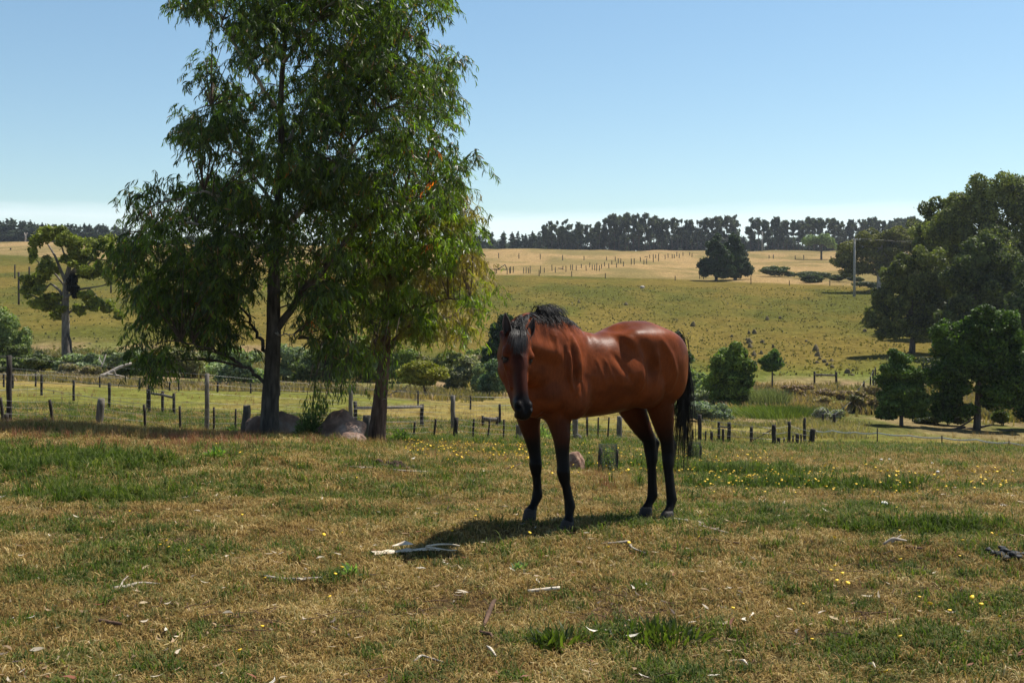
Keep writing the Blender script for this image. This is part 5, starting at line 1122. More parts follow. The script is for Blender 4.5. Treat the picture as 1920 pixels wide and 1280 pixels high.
band('small tussocks and tufts speckling the golden hillside', 850, 1750, 104, 250, 9000, .28, (.075, .075, .025), (.19, .15, .05), 21, .14)
band('small tussocks speckling the left hillside', -60, 900, 108, 260, 4500, .25, (.08, .085, .03), (.19, .16, .06), 22, .13)

# ------------------------------------------------------------------ fences, posts, pole
m_post = rough_mat('weathered_post', (.055, .048, .042), (.15, .13, .11), 7, .95, .7, 20, stretch=(3, 3, .5), c3=(.22, .20, .17))
m_postd = rough_mat('dark_post', (.022, .018, .016), (.06, .05, .042), 7, .95, .6, 20, stretch=(3, 3, .5))
m_wire, nt, b = new_mat('fence_wire'); b.inputs['Base Color'].default_value = (.20, .195, .19, 1); b.inputs['Metallic'].default_value = .7; b.inputs['Roughness'].default_value = .5
fr = random.Random(8)
def post_mesh(mb, b0, t0, r, rough=.08):
    b0 = Vector(b0); t0 = Vector(t0); n = 6; pts = [b0.lerp(t0, i / (n - 1)) for i in range(n)]
    for i in range(1, n - 1): pts[i] += Vector((fr.uniform(-1, 1), fr.uniform(-1, 1), 0)) * r * .15
    rr = [r * (1.1 if i == 0 else 1) * fr.uniform(.93, 1.07) for i in range(n)]
    mb.tube([tuple(p) for p in pts], rr, 9, jit=rough, rg=fr)
def fpost(root, px, toprow, Y, r, pxtop=None, mat=None, name='post'):
    bs = G(px, Y, -.12); tp = P(px if pxtop is None else pxtop, toprow, Y); mb = MB(); post_mesh(mb, bs, tp, r)
    o_ = mb.build(name, mat or m_post, root, True, tuple(root.location) if root else tuple(bs))
    if root is None: o_.location = bs
    return bs, tp
def wires(root, anchors, n_, r=.004, name='wire', sag=.02, mat=None, lo=.1, hi=.95):
    """anchors: list of (base, top) ; n_ strands between fractions lo..hi"""
    for k in range(n_):
        f_ = lo + (hi - lo) * k / max(1, n_ - 1); mb = MB(); pts = []
        for i in range(len(anchors) - 1):
            a = anchors[i][0].lerp(anchors[i][1], f_); b_ = anchors[i + 1][0].lerp(anchors[i + 1][1], f_)
            for j in range(5):
                t = j / 5; q = a.lerp(b_, t); q.z -= sag * 4 * t * (1 - t); pts.append(tuple(q))
        pts.append(tuple(anchors[-1][0].lerp(anchors[-1][1], f_))); mb.tube(pts, r, 4, cap=False); mb.build(name, mat or m_wire, root, False, tuple(root.location))
# tall-post wire fence crossing behind the trees
r_ = empty('wire_fence', G(17, 22.5)); tag(r_, 'tall-post wire and netting fence running from the left edge behind both eucalyptus', 'fence')
an = [fpost(r_, px, tr_, Y, rad, mat=m) for px, tr_, Y, rad, m in [(-260, 640, 19.5, .06, m_post), (17, 666, 22.5, .055, m_postd), (388, 700, 31, .062, m_post), (657, 722, 33, .062, m_post), (849, 741, 37, .075, m_post), (937, 757, 42, .05, m_postd), (1040, 762, 48, .06, m_post)]]
wires(r_, an, 4, .0032, lo=.55, hi=.98)
mb = MB()
for i in range(len(an) - 1):                                       # netting in the lower part
    L_ = (an[i + 1][0] - an[i][0]).length; n = int(L_ / .3)
    for j in range(n):
        t = j / n; q = an[i][0].lerp(an[i + 1][0], t); q.z = float(T(q.x, q.y)); mb.tube([tuple(q), tuple(q + Vector((0, 0, .85)))], .0022, 3, cap=False)
    for k in range(7):
        pts = []
        for j in range(9):
            t = j / 8; q = an[i][0].lerp(an[i + 1][0], t); pts.append((q.x, q.y, float(T(q.x, q.y)) + .06 + .13 * k))
        mb.tube(pts, .0025, 3, cap=False)
mb.build('netting', m_wire, r_, False, tuple(r_.location))['kind'] = 'stuff'
# low fence of split posts and thin droppers nearer the camera
r_ = empty('split_post_fence', G(187, 22)); tag(r_, 'old low fence of thick split posts and thin droppers behind the lawn crest', 'fence')
LOWF = [(8, 1, 745, 21.5, .028, 1), (14, 11, 776, 22.2, .05, 1), (80, 85, 783, 22, .032, 1), (101, 93, 749, 22, .030, 1), (183, 190, 747, 22, .072, 0), (274, 270, 758, 23, .028, 1), (339, 337, 761, 23, .026, 1), (401, 401, 763, 22.5, .022, 1), (441, 442, 766, 24, .022, 1), (456, 463, 760, 21.3, .070, 0),
        (683, 688, 778, 22.3, .080, 0), (693, 702, 786, 22.8, .045, 1), (774, 778, 790, 25, .024, 1), (812, 817, 785, 25, .026, 1), (851, 856, 782, 24.6, .052, 1), (885, 889, 785, 25.5, .022, 1), (914, 918, 786, 25.5, .022, 1), (944, 945, 786, 26, .022, 1), (976, 974, 796, 26, .085, 0), (1079, 1079, 780, 30, .075, 0),
        (1101, 1101, 782, 31, .03, 1), (1121, 1122, 782, 31, .024, 1), (1139, 1142, 782, 31, .024, 1), (1161, 1162, 780, 32, .080, 0), (1200, 1201, 783, 33, .03, 1), (1243, 1243, 790, 35, .05, 0)]
an = [fpost(r_, a, t_, Y, rad, pxtop=a2, mat=m_postd if d_ else m_post, name='dropper' if rad < .04 else 'post') for a, a2, t_, Y, rad, d_ in LOWF]
main = [an[i] for i, v in enumerate(LOWF) if v[4] > .024 and i not in (1, 2)]
wires(r_, main, 4, .0028, lo=.35, hi=.93)
# rails
def railset(label, posts, rails, name='rail_fence', group=None):
    r_ = empty(name, G(posts[0][0], posts[0][2])); tag(r_, label, 'fence', group); A = []
    for px, tr_, Y, rad in posts: A.append(fpost(r_, px, tr_, Y, rad, mat=m_postd))
    for i, j, f0, f1, rad in rails:
        mb = MB(); mb.tube([tuple(A[i][0].lerp(A[i][1], f0) + Vector((0, -.06, 0))), tuple(A[i][0].lerp(A[j][0], .5).lerp(A[i][1].lerp(A[j][1], .5), (f0 + f1) / 2) + Vector((0, -.06, -.01))), tuple(A[j][0].lerp(A[j][1], f1) + Vector((0, -.06, 0)))], rad, 8); mb.build('rail', m_post, r_, True, tuple(r_.location))
    return r_, A
railset('short dark rail brace of three posts left of the eucalyptus trunk', [(277, 729, 44, .055), (305, 733, 43, .055), (326, 737, 42, .055)], [(0, 1, .86, .86, .05), (1, 2, .86, .84, .05)])
railset('long single rail between two posts behind the reddish trunk', [(666, 752, 36, .06), (791, 758, 38, .07)], [(0, 1, .80, .92, .05)])
railset('low rail lying between short posts just left of the horse head', [(905, 779, 40, .05), (932, 781, 40, .05)], [(0, 1, .8, .8, .08)])
railset('single weathered rail on two posts on the green slope right of the sapling', [(1527, 696, 97, .09), (1568, 697, 96, .10)], [(0, 1, .80, .78, .08)])
railset('small gateway of two posts and a cross rail right of the horse tail', [(1348, 790, 44, .055), (1367, 791, 43.6, .075)], [(0, 1, .80, .78, .035)])
r_ = empty('paddock_fence', G(1451, 43)); tag(r_, 'row of uneven posts with slack wires right of the small gateway', 'fence')
an = [fpost(r_, a, t_, Y, rad, pxtop=a2, mat=m_postd if d_ else m_post) for a, a2, t_, Y, rad, d_ in
      [(1285, 1285, 800, 43, .10, 0), (1299, 1299, 805, 43, .03, 1), (1312, 1312, 777, 43.5, .075, 1), (1323, 1323, 808, 43, .03, 1), (1334, 1334, 809, 43, .06, 1), (1356, 1356, 804, 42, .05, 1), (1409, 1409, 800, 43, .06, 1), (1451, 1451, 796, 42, .085, 1), (1460, 1460, 820, 42, .07, 1), (1470, 1470, 819, 43, .03, 1),
       (1479, 1480, 790, 43, .065, 1), (1487, 1487, 816, 43, .035, 1), (1495, 1495, 813, 43, .065, 1), (1502, 1502, 813, 43, .03, 1), (1508, 1509, 783, 46, .06, 1), (1520, 1525, 804, 42.5, .10, 1)]]
wires(r_, [an[2], an[7], an[10], an[15]], 3, .008, lo=.4, hi=.85)
mb = MB(); mb.tube([tuple(an[6][0].lerp(an[6][1], .35)), tuple(an[7][0].lerp(an[7][1], .85))], .018, 5); mb.build('diagonal_stay', m_post, r_, False, tuple(r_.location))
# post line climbing the bank, right
def line_fence(label, posts, wr=0, rad=.06, name='post_fence', mat=None, group=None):
    Y0 = posts[0][2]; r_ = empty(name, G(posts[0][0], Y0)); tag(r_, label, 'fence', group)
    an = [fpost(r_, p[0], p[1], p[2], p[3] if len(p) > 3 else rad, mat=mat or m_postd) for p in posts]
    if wr: wires(r_, an, wr, .010, lo=.4, hi=.95)
    return r_
line_fence('line of posts climbing the rough bank toward the shaded gum on the right', [(1543, 775, 60), (1552, 769, 62), (1564, 776, 58, .08), (1581, 763, 66), (1597, 750, 70, .09), (1613, 752, 72, .07), (1610, 727, 76), (1620, 714, 82), (1632, 705, 88), (1637, 693, 90, .075), (1641, 688, 94)], 2)
line_fence('farther fence of thin posts along the creek at the left', [(-40, 704, 58), (7, 700, 58), (24, 700, 57), (67, 700, 60), (187, 706, 62), (262, 708, 63), (318, 716, 62), (335, 712, 63), (408, 716, 63), (470, 718, 62), (524, 722, 60), (590, 724, 60), (660, 728, 60), (784, 732, 60), (882, 742, 58), (1000, 744, 60)], 2, .05)
line_fence('middle fence of short posts crossing the left paddock', [(-30, 695, 47), (78, 702, 50), (138, 712, 47), (205, 717, 44), (280, 722, 42.5)], 2, .055)
line_fence('three old posts and wire high on the hillside at far left', [(35, 510, 170, .14), (55, 500, 190, .14), (28, 496, 230, .14), (20, 465, 420, .3), (208, 484, 200, .14)], 0)
# stock yard posts in the straw paddock
YP = [(60, 190, 245), (130, 195, 250), (155, 165, 205), (142, 200, 240), (232, 200, 250), (255, 190, 240), (262, 180, 240), (285, 180, 235), (375, 190, 240), (395, 185, 240), (415, 190, 240), (430, 175, 238), (518, 175, 240), (507, 210, 262), (550, 190, 235), (617, 165, 220), (645, 185, 235), (710, 175, 210), (737, 175, 228),
      (778, 165, 212), (793, 165, 212), (825, 170, 215), (868, 160, 195), (910, 170, 218), (940, 148, 190), (962, 165, 210), (983, 165, 215), (1000, 150, 218), (1023, 170, 218), (1040, 160, 200), (1068, 142, 180), (1105, 155, 197), (1130, 130, 165), (1170, 150, 190), (1085, 97, 130), (1160, 97, 135), (1185, 110, 155), (1207, 112, 155),
      (1230, 140, 180), (1297, 112, 165), (1322, 110, 165), (1375, 100, 140), (1405, 122, 165), (1428, 110, 160), (1455, 80, 110), (1485, 75, 145), (1505, 78, 110), (1530, 70, 135), (1587, 80, 120), (1612, 70, 108), (1647, 75, 112), (1665, 75, 110), (1687, 55, 95), (1708, 72, 108), (1740, 60, 90), (1797, 60, 85), (1817, 70, 100)]
r_ = empty('stock_yard_fence', GR(1050, 510, near=150)); tag(r_, 'straggling double line of dark stock yard posts receding across the straw paddock', 'fence')
for x, t_, b_ in YP:
    px = 900 + x / 4.571; tr_ = 460 + t_ / 4.571; br_ = 460 + b_ / 4.571; q = GR(px, br_, near=150); mb = MB(); tp = P(px + fr.uniform(-.4, .4), tr_, q.y); post_mesh(mb, q - Vector((0, 0, .2)), tp, .125 * q.y / 350)
    mb.build('post', m_postd, r_, False, tuple(r_.location))
for (x0, y0, x1, y1) in [(60, 205, 130, 207), (130, 207, 232, 207), (155, 205, 215, 165), (215, 165, 232, 205), (670, 196, 710, 200), (1410, 97, 1440, 97)]:
    a = GR(900 + x0 / 4.571, 514 if y0 > 150 else 490, near=150); mb = MB(); mb.tube([tuple(P(900 + x0 / 4.571, 460 + y0 / 4.571, a.y - .3)), tuple(P(900 + x1 / 4.571, 460 + y1 / 4.571, a.y - .3))], .12, 5); mb.build('rail', m_postd, r_, False, tuple(r_.location))
def far_posts(label, pts, group=None):
    q0 = GR(pts[0][0], pts[0][2], near=150); r_ = empty('post_fence', q0); tag(r_, label, 'fence', group)
    for px, t_, b_ in pts:
        q = GR(px, b_, near=150); mb = MB(); post_mesh(mb, q - Vector((0, 0, .2)), P(px, t_, q.y), .13 * q.y / 350); mb.build('post', m_postd, r_, False, tuple(q0))
far_posts('far row of widely spaced posts above the stock yards', [(935, 474, 484), (973, 475, 485), (1013, 476, 486), (1055, 478, 488), (1095, 480, 488)])
far_posts('sparse posts along the lower edge of the straw paddock', [(1072, 508, 519), (1135, 512, 522), (1266, 517, 526), (1408, 517, 533), (1480, 526, 536), (1556, 525, 536), (1312, 512, 523), (1319, 512, 524)])
far_posts('distant posts before the right tree line', [(1442, 478, 485), (1450, 477, 485), (1491, 479, 487), (1507, 478, 486), (1541, 480, 488), (1558, 480, 488)])
# white tape fence
m_tape, nt, b = new_mat('white_tape'); b.inputs['Base Color'].default_value = (.62, .60, .58, 1); b.inputs['Roughness'].default_value = .6
r_ = empty('tape_fence', G(1645, 43)); tag(r_, 'low white electric tape fence on thin pegs at the right', 'fence')
tp_ = [(1530, 808, 46), (1560, 807, 45.5), (1603, 810, 44.6), (1645, 811, 43.5), (1705, 816, 42), (1766, 820, 40.5), (1830, 824, 39.5), (1892, 830, 38.5), (1990, 838, 37)]
pp = [P(*t_) for t_ in tp_]; V = []; Fc = []
for i in range(len(pp) - 1):
    for j in range(6):
        q = pp[i].lerp(pp[i + 1], j / 6); q = q + Vector((0, 0, -.05 * 4 * (j / 6) * (1 - j / 6) + fr.uniform(-.006, .006))) - Vector(r_.location); tw = .012 * math.sin(i * 5 + j * 1.7)
        V += [(q.x, q.y - .002, q.z - .026), (q.x, q.y - .002 + tw, q.z + .026), (q.x, q.y + .002, q.z - .026), (q.x, q.y + .002 + tw, q.z + .026)]
for i in range(len(V) // 4 - 1):
    a = i * 4; Fc += [(a, a + 4, a + 5, a + 1), (a + 2, a + 3, a + 7, a + 6), (a + 1, a + 5, a + 7, a + 3), (a, a + 2, a + 6, a + 4)]
mesh_np('tape', V, Fc, m_tape, r_)
for (px, tr_, Y) in [(1645, 802, 43.5), (1766, 816, 40.5), (1892, 826, 38.5)]: fpost(r_, px, tr_, Y, .022, mat=m_postd, name='peg')
# power poles
m_pole = rough_mat('grey_pole', (.20, .19, .18), (.34, .33, .31), 3, .85, .3, 10)
q = GR(1602, 556, near=120); r_ = empty('power_pole', q); tag(r_, 'pale grey power pole with a short crossarm rising from the hillside pasture', 'power pole')
tpz = P(1603, 447, q.y) - q
mb = MB(); mb.tube([(0, 0, -.3), (0, 0, tpz.z * .5), (.03, 0, tpz.z)], [.27, .22, .17], 10); mb.build('pole', m_pole, r_, True)
mb = MB(); mb.box((.45, 0, tpz.z - .35), (1.5, .12, .14)); mb.build('crossarm', m_post, r_)
for dx in (-.2, .5, 1.1):
    mb = MB(); mb.tube([(dx, 0, tpz.z - .28), (dx, 0, tpz.z - .1), (dx, 0, tpz.z)], [.06, .09, .05], 7); mb.build('insulator', m_tape, r_, True)
for k, dx in enumerate((-.2, 1.1)):
    a = Vector((dx, 0, tpz.z)); e0 = P(2250, 452 + 18 * k, q.y - 20) - q; pts = []
    for j in range(17):
        t = j / 16; v = a.lerp(e0, t); v.z -= 1.6 * 4 * t * (1 - t) * .5; pts.append(tuple(v))
    mb = MB(); mb.tube(pts, .011, 4, cap=False); mb.build('power_line', m_wire, r_)
q = GR(1429, 474, near=250); q2 = G(1429, 560); r_ = empty('power_pole', q2); tag(r_, 'tiny distant pole against the right tree line left of its pale tree', 'power pole')
mb = MB(); mb.tube([(0, 0, -.5), (0, 0, (P(1429, 434, 560) - q2).z)], [.34, .26], 7); mb.build('pole', m_pole, r_, True)
mb = MB(); mb.box((0, 0, (P(1429, 437, 560) - q2).z), (2.6, .2, .25)); mb.build('crossarm', m_post, r_)

# ------------------------------------------------------------------ rocks
m_rock = rough_mat('lichened_rock', (.09, .055, .042), (.26, .165, .125), 2.6, .95, 1.0, 14, c3=(.36, .31, .27), dist=.04)
m_rockd = rough_mat('dark_field_rock', (.05, .045, .04), (.13, .115, .10), 5, .95, .8, 14)
m_hump = rough_mat('mossy_rock', (.05, .04, .03), (.13, .10, .05), 6, .95, .8, 14, c3=(.16, .14, .05))
def rock(label, px, row, Y, wpx, hpx, seed, mat=None, dep=.9, rough=.2, grp=None, name='boulder', sub=4, squash=(1, 1, 1), taper=0):
    g0 = G(px, Y) if Y else GR(px, row); Y = g0.y; w = wpx * Y / F; h = hpx * Y / F
    V, Fc = lump((0, 0, h * .30), (w * .5, w * .5 * dep, h * .72), seed, sub, rough, squash, 1.3)
    if taper: V[:, :2] *= (1.15 - taper * np.clip(V[:, 2:3] / h, 0, 1))
    o_ = mesh_np(name, V, [f + [-1] for f in Fc], mat or m_rock, None, True); o_.location = g0; tag(o_, label, 'rock', grp); return o_
rock('large reddish boulder half hidden behind the eucalyptus trunk', 525, 0, 20.9, 98, 50, 3, rough=.32)
rock('rounded boulder end showing left of the eucalyptus trunk', 483, 0, 20.6, 36, 44, 5)
rock('angular grey boulder right of the little bush at the trunk', 640, 0, 19.4, 78, 44, 8, rough=.42)
rock('low knobbly stone at the right foot of the angular boulder', 655, 0, 18.7, 50, 22, 12, rough=.25)
rock('fist-like stone beside the thick post under the horse belly', 1086, 0, 29.5, 16, 14, 13, m_rockd, sub=3)
rock('small stone at the foot of the last thick post under the belly', 1160, 0, 31.6, 14, 9, 14, m_rockd, sub=3)
rock('reddish dry grass-covered hump behind the near foreleg', 1079, 881, None, 32, 30, 15, rough_mat('dry_thatch', (.13, .07, .05), (.32, .19, .13), 20, 1, 1, 60, c3=(.42, .30, .2)), sub=4, name='mound')['category'] = 'mound'
for i, (px, row, w, h) in enumerate([(1301, 612, 9, 8), (1438, 600, 7, 7), (1463, 598, 6, 7), (1415, 626, 8, 9), (1404, 626, 6, 7), (1400, 638, 6, 5), (1406, 644, 10, 9), (1408, 652, 9, 7), (1430, 643, 7, 7), (1449, 652, 7, 8), (1413, 667, 8, 9), (1427, 664, 6, 6), (1530, 658, 10, 10), (1534, 668, 8, 9), (1531, 681, 9, 6), (1544, 680, 9, 8),
        (1537, 674, 6, 5), (1558, 677, 7, 5), (1560, 690, 9, 6), (1551, 685, 6, 5), (1590, 700, 10, 9), (1598, 704, 8, 4), (1621, 622, 6, 6), (1173, 572, 7, 6), (1085, 566, 5, 4), (1512, 641, 6, 4), (1372, 632, 5, 4), (1270, 632, 5, 3)]):
    rock('dark hump of rock scattered on the golden hillside', px, row, None, w * 1.0, h * .95, 60 + i, m_hump, grp='dark rocks scattered on the hillside', name='rock', sub=3, rough=.3, taper=.5)
rock('single pale stone near the top edge of the green hill', 1204, 540, None, 9, 4, 90, m_bark_pale, name='rock', sub=2)

# ------------------------------------------------------------------ turf: real blades, instanced tufts
tuft_col = bpy.data.collections.new('tuft_sources')
def blade_mat(name, stops, trans, tf=.3):
    m, nt, b = new_mat(name); N, L = nt.nodes, nt.links
    at = N.new('ShaderNodeAttribute'); at.attribute_name = 'bt'; oi = N.new('ShaderNodeObjectInfo'); geo = N.new('ShaderNodeNewGeometry')
    n1 = noise_node(nt, 1.6, 4, .6, geo.outputs['Position'])
    a1 = N.new('ShaderNodeMath'); a1.operation = 'MULTIPLY_ADD'; L.new(at.outputs['Fac'], a1.inputs[0]); a1.inputs[1].default_value = .55
    a2 = N.new('ShaderNodeMath'); a2.operation = 'MULTIPLY_ADD'; L.new(oi.outputs['Random'], a2.inputs[0]); a2.inputs[1].default_value = .30
    a3 = N.new('ShaderNodeMath'); a3.operation = 'MULTIPLY'; L.new(n1.outputs[0], a3.inputs[0]); a3.inputs[1].default_value = .9
    a4 = N.new('ShaderNodeMath'); a4.operation = 'SUBTRACT'; L.new(a3.outputs[0], a4.inputs[0]); a4.inputs[1].default_value = .38
    L.new(a4.outputs[0], a2.inputs[2]); L.new(a2.outputs[0], a1.inputs[2])
    c_ = ramp(nt, a1.outputs[0], stops); L.new(c_, b.inputs['Base Color']); b.inputs['Roughness'].default_value = .7; b.inputs['Specular IOR Level'].default_value = .12
    tr = N.new('ShaderNodeBsdfTranslucent'); mu = N.new('ShaderNodeMix'); mu.data_type = 'RGBA'; mu.blend_type = 'MULTIPLY'; mu.inputs[0].default_value = 1; mu.clamp_result = False
    L.new(c_, mu.inputs[6]); mu.inputs[7].default_value = (*trans, 1); L.new(mu.outputs[2], tr.inputs['Color'])
    mm = N.new('ShaderNodeMixShader'); mm.inputs[0].default_value = tf; L.new(b.outputs[0], mm.inputs[1]); L.new(tr.outputs[0], mm.inputs[2]); L.new(mm.outputs[0], N['Material Output'].inputs['Surface'])
    return m
m_dry = blade_mat('dry_blades', [(0, (.045, .034, .018)), (.25, (.19, .122, .042)), (.5, (.34, .225, .072)), (.75, (.48, .35, .14)), (1, (.64, .53, .30))], (1.0, .95, .7), .3)
m_grn = blade_mat('green_blades', [(0, (.028, .045, .012)), (.4, (.060, .090, .020)), (.75, (.12, .145, .035)), (1, (.26, .24, .08))], (1.3, 1.6, .5), .35)
m_mix = blade_mat('olive_blades', [(0, (.05, .06, .02)), (.35, (.11, .125, .035)), (.65, (.20, .17, .06)), (1, (.36, .28, .12))], (1.2, 1.2, .5), .3)
m_red = blade_mat('rusty_blades', [(0, (.12, .05, .03)), (.4, (.26, .11, .06)), (.75, (.38, .21, .12)), (1, (.48, .36, .2))], (1.1, .9, .6), .3)
def tuft(name, mat, nb, rad, h0, h1, w, curl, seed):
    g = np.random.default_rng(seed); B = np.c_[g.normal(size=(nb, 2)) * rad * .6, np.zeros(nb) - .006]; az = g.uniform(0, 6.283, nb); d_ = np.stack([np.cos(az), np.sin(az), az * 0], -1)
    h = g.uniform(h0, h1, nb)[:, None]; cu = g.uniform(.2, 1.0, nb)[:, None] * curl
    up = np.array([0, 0, 1.0]); A = B + d_ * h * cu * .22 + up * h * .45; C_ = B + d_ * h * cu * .62 + up * h * .75 * (1 - .25 * cu); E2 = B + d_ * h * cu * 1.15 + up * h * (1.0 - .62 * cu)
    sd = np.stack([-np.sin(az), np.cos(az), az * 0], -1) * (w * g.uniform(.6, 1.4, nb))[:, None]
    V = np.stack([B - sd * .5, B + sd * .5, A - sd * .45, A + sd * .45, C_ - sd * .3, C_ + sd * .3, E2], 1).reshape(-1, 3); o_ = (np.arange(nb) * 7)[:, None]
    Fc = np.concatenate([np.c_[o_, o_ + 1, o_ + 3, o_ + 2], np.c_[o_ + 2, o_ + 3, o_ + 5, o_ + 4], np.c_[o_ + 4, o_ + 5, o_ + 6, -np.ones_like(o_)]])
    o = mesh_np(name, V, Fc, mat, None, False, {'bt': np.repeat(g.uniform(size=nb), 7)}); col.objects.unlink(o); return o
def scatter(name, label, x, y, scl, srcs, seed, tilt=.15, dz=0.0):
    g = np.random.default_rng(seed); n = len(x); c_ = bpy.data.collections.new(name + '_tufts')
    for s_ in srcs: c_.objects.link(s_)
    z = T(x, y) + dz; me = bpy.data.meshes.new(name); me.vertices.add(n); me.vertices.foreach_set('co', np.stack([x, y, z], -1).astype(np.float32).ravel())
    a = me.attributes.new('scl', 'FLOAT', 'POINT'); a.data.foreach_set('value', scl.astype(np.float32))
    a = me.attributes.new('rot', 'FLOAT_VECTOR', 'POINT'); a.data.foreach_set('vector', np.c_[g.normal(size=n) * tilt, g.normal(size=n) * tilt, g.uniform(0, 6.283, n)].astype(np.float32).ravel())
    a = me.attributes.new('pick', 'INT', 'POINT'); a.data.foreach_set('value', g.integers(0, len(srcs), n).astype(np.int32))
    o = bpy.data.objects.new(name, me); col.objects.link(o); tag(o, label, None, None, 'stuff')
    ng = bpy.data.node_groups.new(name, 'GeometryNodeTree'); ng.interface.new_socket('Geometry', in_out='INPUT', socket_type='NodeSocketGeometry'); ng.interface.new_socket('Geometry', in_out='OUTPUT', socket_type='NodeSocketGeometry')
    N, L = ng.nodes, ng.links; gi = N.new('NodeGroupInput'); go = N.new('NodeGroupOutput'); ip = N.new('GeometryNodeInstanceOnPoints'); ci = N.new('GeometryNodeCollectionInfo'); ci.inputs['Collection'].default_value = c_
    ci.inputs['Separate Children'].default_value = True; ci.inputs['Reset Children'].default_value = True
    def na(nm, ty):
        q = N.new('GeometryNodeInputNamedAttribute'); q.data_type = ty; q.inputs['Name'].default_value = nm; return q.outputs['Attribute']
    L.new(gi.outputs[0], ip.inputs['Points']); L.new(ci.outputs[0], ip.inputs['Instance']); ip.inputs['Pick Instance'].default_value = True
    L.new(na('pick', 'INT'), ip.inputs['Instance Index']); L.new(na('scl', 'FLOAT'), ip.inputs['Scale'])
    er = N.new('FunctionNodeEulerToRotation'); L.new(na('rot', 'FLOAT_VECTOR'), er.inputs[0]); L.new(er.outputs[0], ip.inputs['Rotation'])
    L.new(ip.outputs[0], go.inputs[0]); md = o.modifiers.new('scatter', 'NODES'); md.node_group = ng
    return o
def field(Y0, Y1, dens, g, pad=1.25):
    """uniform points on the visible wedge (and a margin each side)"""
    w0 = .457 * Y0 * pad + .6; w1 = .457 * Y1 * pad + .6; n = int((w0 + w1) * (Y1 - Y0) * dens)
    y = Y0 + (Y1 - Y0) * g.uniform(size=n); x = g.uniform(-1, 1, n) * w1; ok = np.abs(x) < .457 * y * pad + .6; return x[ok], y[ok]
gt = np.random.default_rng(123)
dry = [tuft(f'dry_tuft', m_dry, 26, .05, .018, .055, .0042, 1.25, 300 + i) for i in range(5)]
grn = [tuft(f'green_tuft', m_grn, 22, .04, .03, .085, .0050, .9, 320 + i) for i in range(5)]
mix = [tuft(f'olive_tuft', m_mix, 24, .05, .02, .062, .0044, 1.1, 340 + i) for i in range(5)]
tall = [tuft(f'straw_tuft', m_dry, 14, .05, .10, .24, .0038, .55, 360 + i) for i in range(4)]
lush = [tuft(f'lush_tuft', m_grn, 20, .05, .09, .20, .0075, .8, 380 + i) for i in range(4)]
rust = [tuft(f'rusty_tuft', m_red, 16, .05, .08, .20, .0042, .5, 400 + i) for i in range(4)]
X = []; Yv = []; S_ = []
for (Y0, Y1, dens, sc_) in [(3.6, 6.5, 820, 1.0), (6.5, 10, 520, 1.1), (10, 15, 260, 1.35), (15, 24, 110, 1.8), (24, 45, 26, 2.8)]:
    x, y = field(Y0, Y1, dens, gt); X.append(x); Yv.append(y); S_.append(np.full(len(x), sc_))
X = np.concatenate(X); Yv = np.concatenate(Yv); S_ = np.concatenate(S_) * gt.uniform(.65, 1.3, len(X))
gnn = greenness(X, Yv); brn = bareness(X, Yv); u_ = gt.uniform(size=len(X))
padm = sstep(20, 30, Yv)
pg = gnn * (1 - padm * .3) + padm * .35
keepm = gt.uniform(size=len(X)) > brn * .8
is_g = (u_ < pg * .62) & keepm; is_m = (~is_g) & (u_ < .25 + pg * .75) & keepm; is_d = (~is_g) & (~is_m) & keepm
print('tufts', len(X), is_g.sum(), is_m.sum(), is_d.sum())
scatter('dry_grass', 'short dry straw coloured grass of the lawn', X[is_d], Yv[is_d], S_[is_d], dry, 1)
scatter('green_grass', 'short green grass patches in the lawn', X[is_g], Yv[is_g], S_[is_g], grn, 2)
scatter('olive_grass', 'short half-dry olive grass of the lawn', X[is_m], Yv[is_m], S_[is_m], mix, 3)
# lush clumps in the strongest green patches
x = []; y = []
for (c_, w, d_, s_) in GP:
    if s_ < .75: continue
    n = int(520 * min(w * d_, 1.6) * s_); a = gt.normal(size=(n, 2)) * .42; x.append(c_.x + a[:, 0] * w); y.append(c_.y + a[:, 1] * d_)
x = np.concatenate(x); y = np.concatenate(y); ok = y < 26
scatter('lush_grass', 'tufts of longer bright green grass', x[ok], y[ok], gt.uniform(.45, 1.15, ok.sum()) * np.interp(y[ok], [4, 8, 14], [.6, .8, 1.3]), lush, 4)
# tall straw and rusty grass: crest at the left, around boulders, guards
x = []; y = []
for (px0, px1, Y0, Y1, n) in [(-150, 470, 15.5, 23, 3600), (380, 720, 17.5, 21.5, 1700), (560, 1000, 15, 24, 700), (1100, 1300, 11, 16, 300), (-100, 500, 12, 16, 500), (1300, 2000, 14, 40, 900), (-200, 1000, 30, 60, 1500), (1000, 2000, 38, 60, 900)]:
    yy = gt.uniform(Y0, Y1, n); xx = (gt.uniform(px0, px1, n) - W0) * yy / F; ok = fbm(xx * .9, yy * .9, 77) > .43; x.append(xx[ok]); y.append(yy[ok])
x = np.concatenate(x); y = np.concatenate(y); rs = fbm(x * .55, y * .55, 83) + gt.normal(size=len(x)) * .04
m_ = (rs > .52) & (x < 1)
scatter('straw_grass', 'tall dry straw and seed heads along the crest and fences', x[~m_], y[~m_], gt.uniform(.5, 1.2, (~m_).sum()) * np.interp(y[~m_], [10, 20, 40], [.8, 1, 1.5]), tall, 5)
scatter('rusty_grass', 'rust coloured seeding grass on the left crest', x[m_], y[m_], gt.uniform(.5, 1.2, m_.sum()), rust, 6)

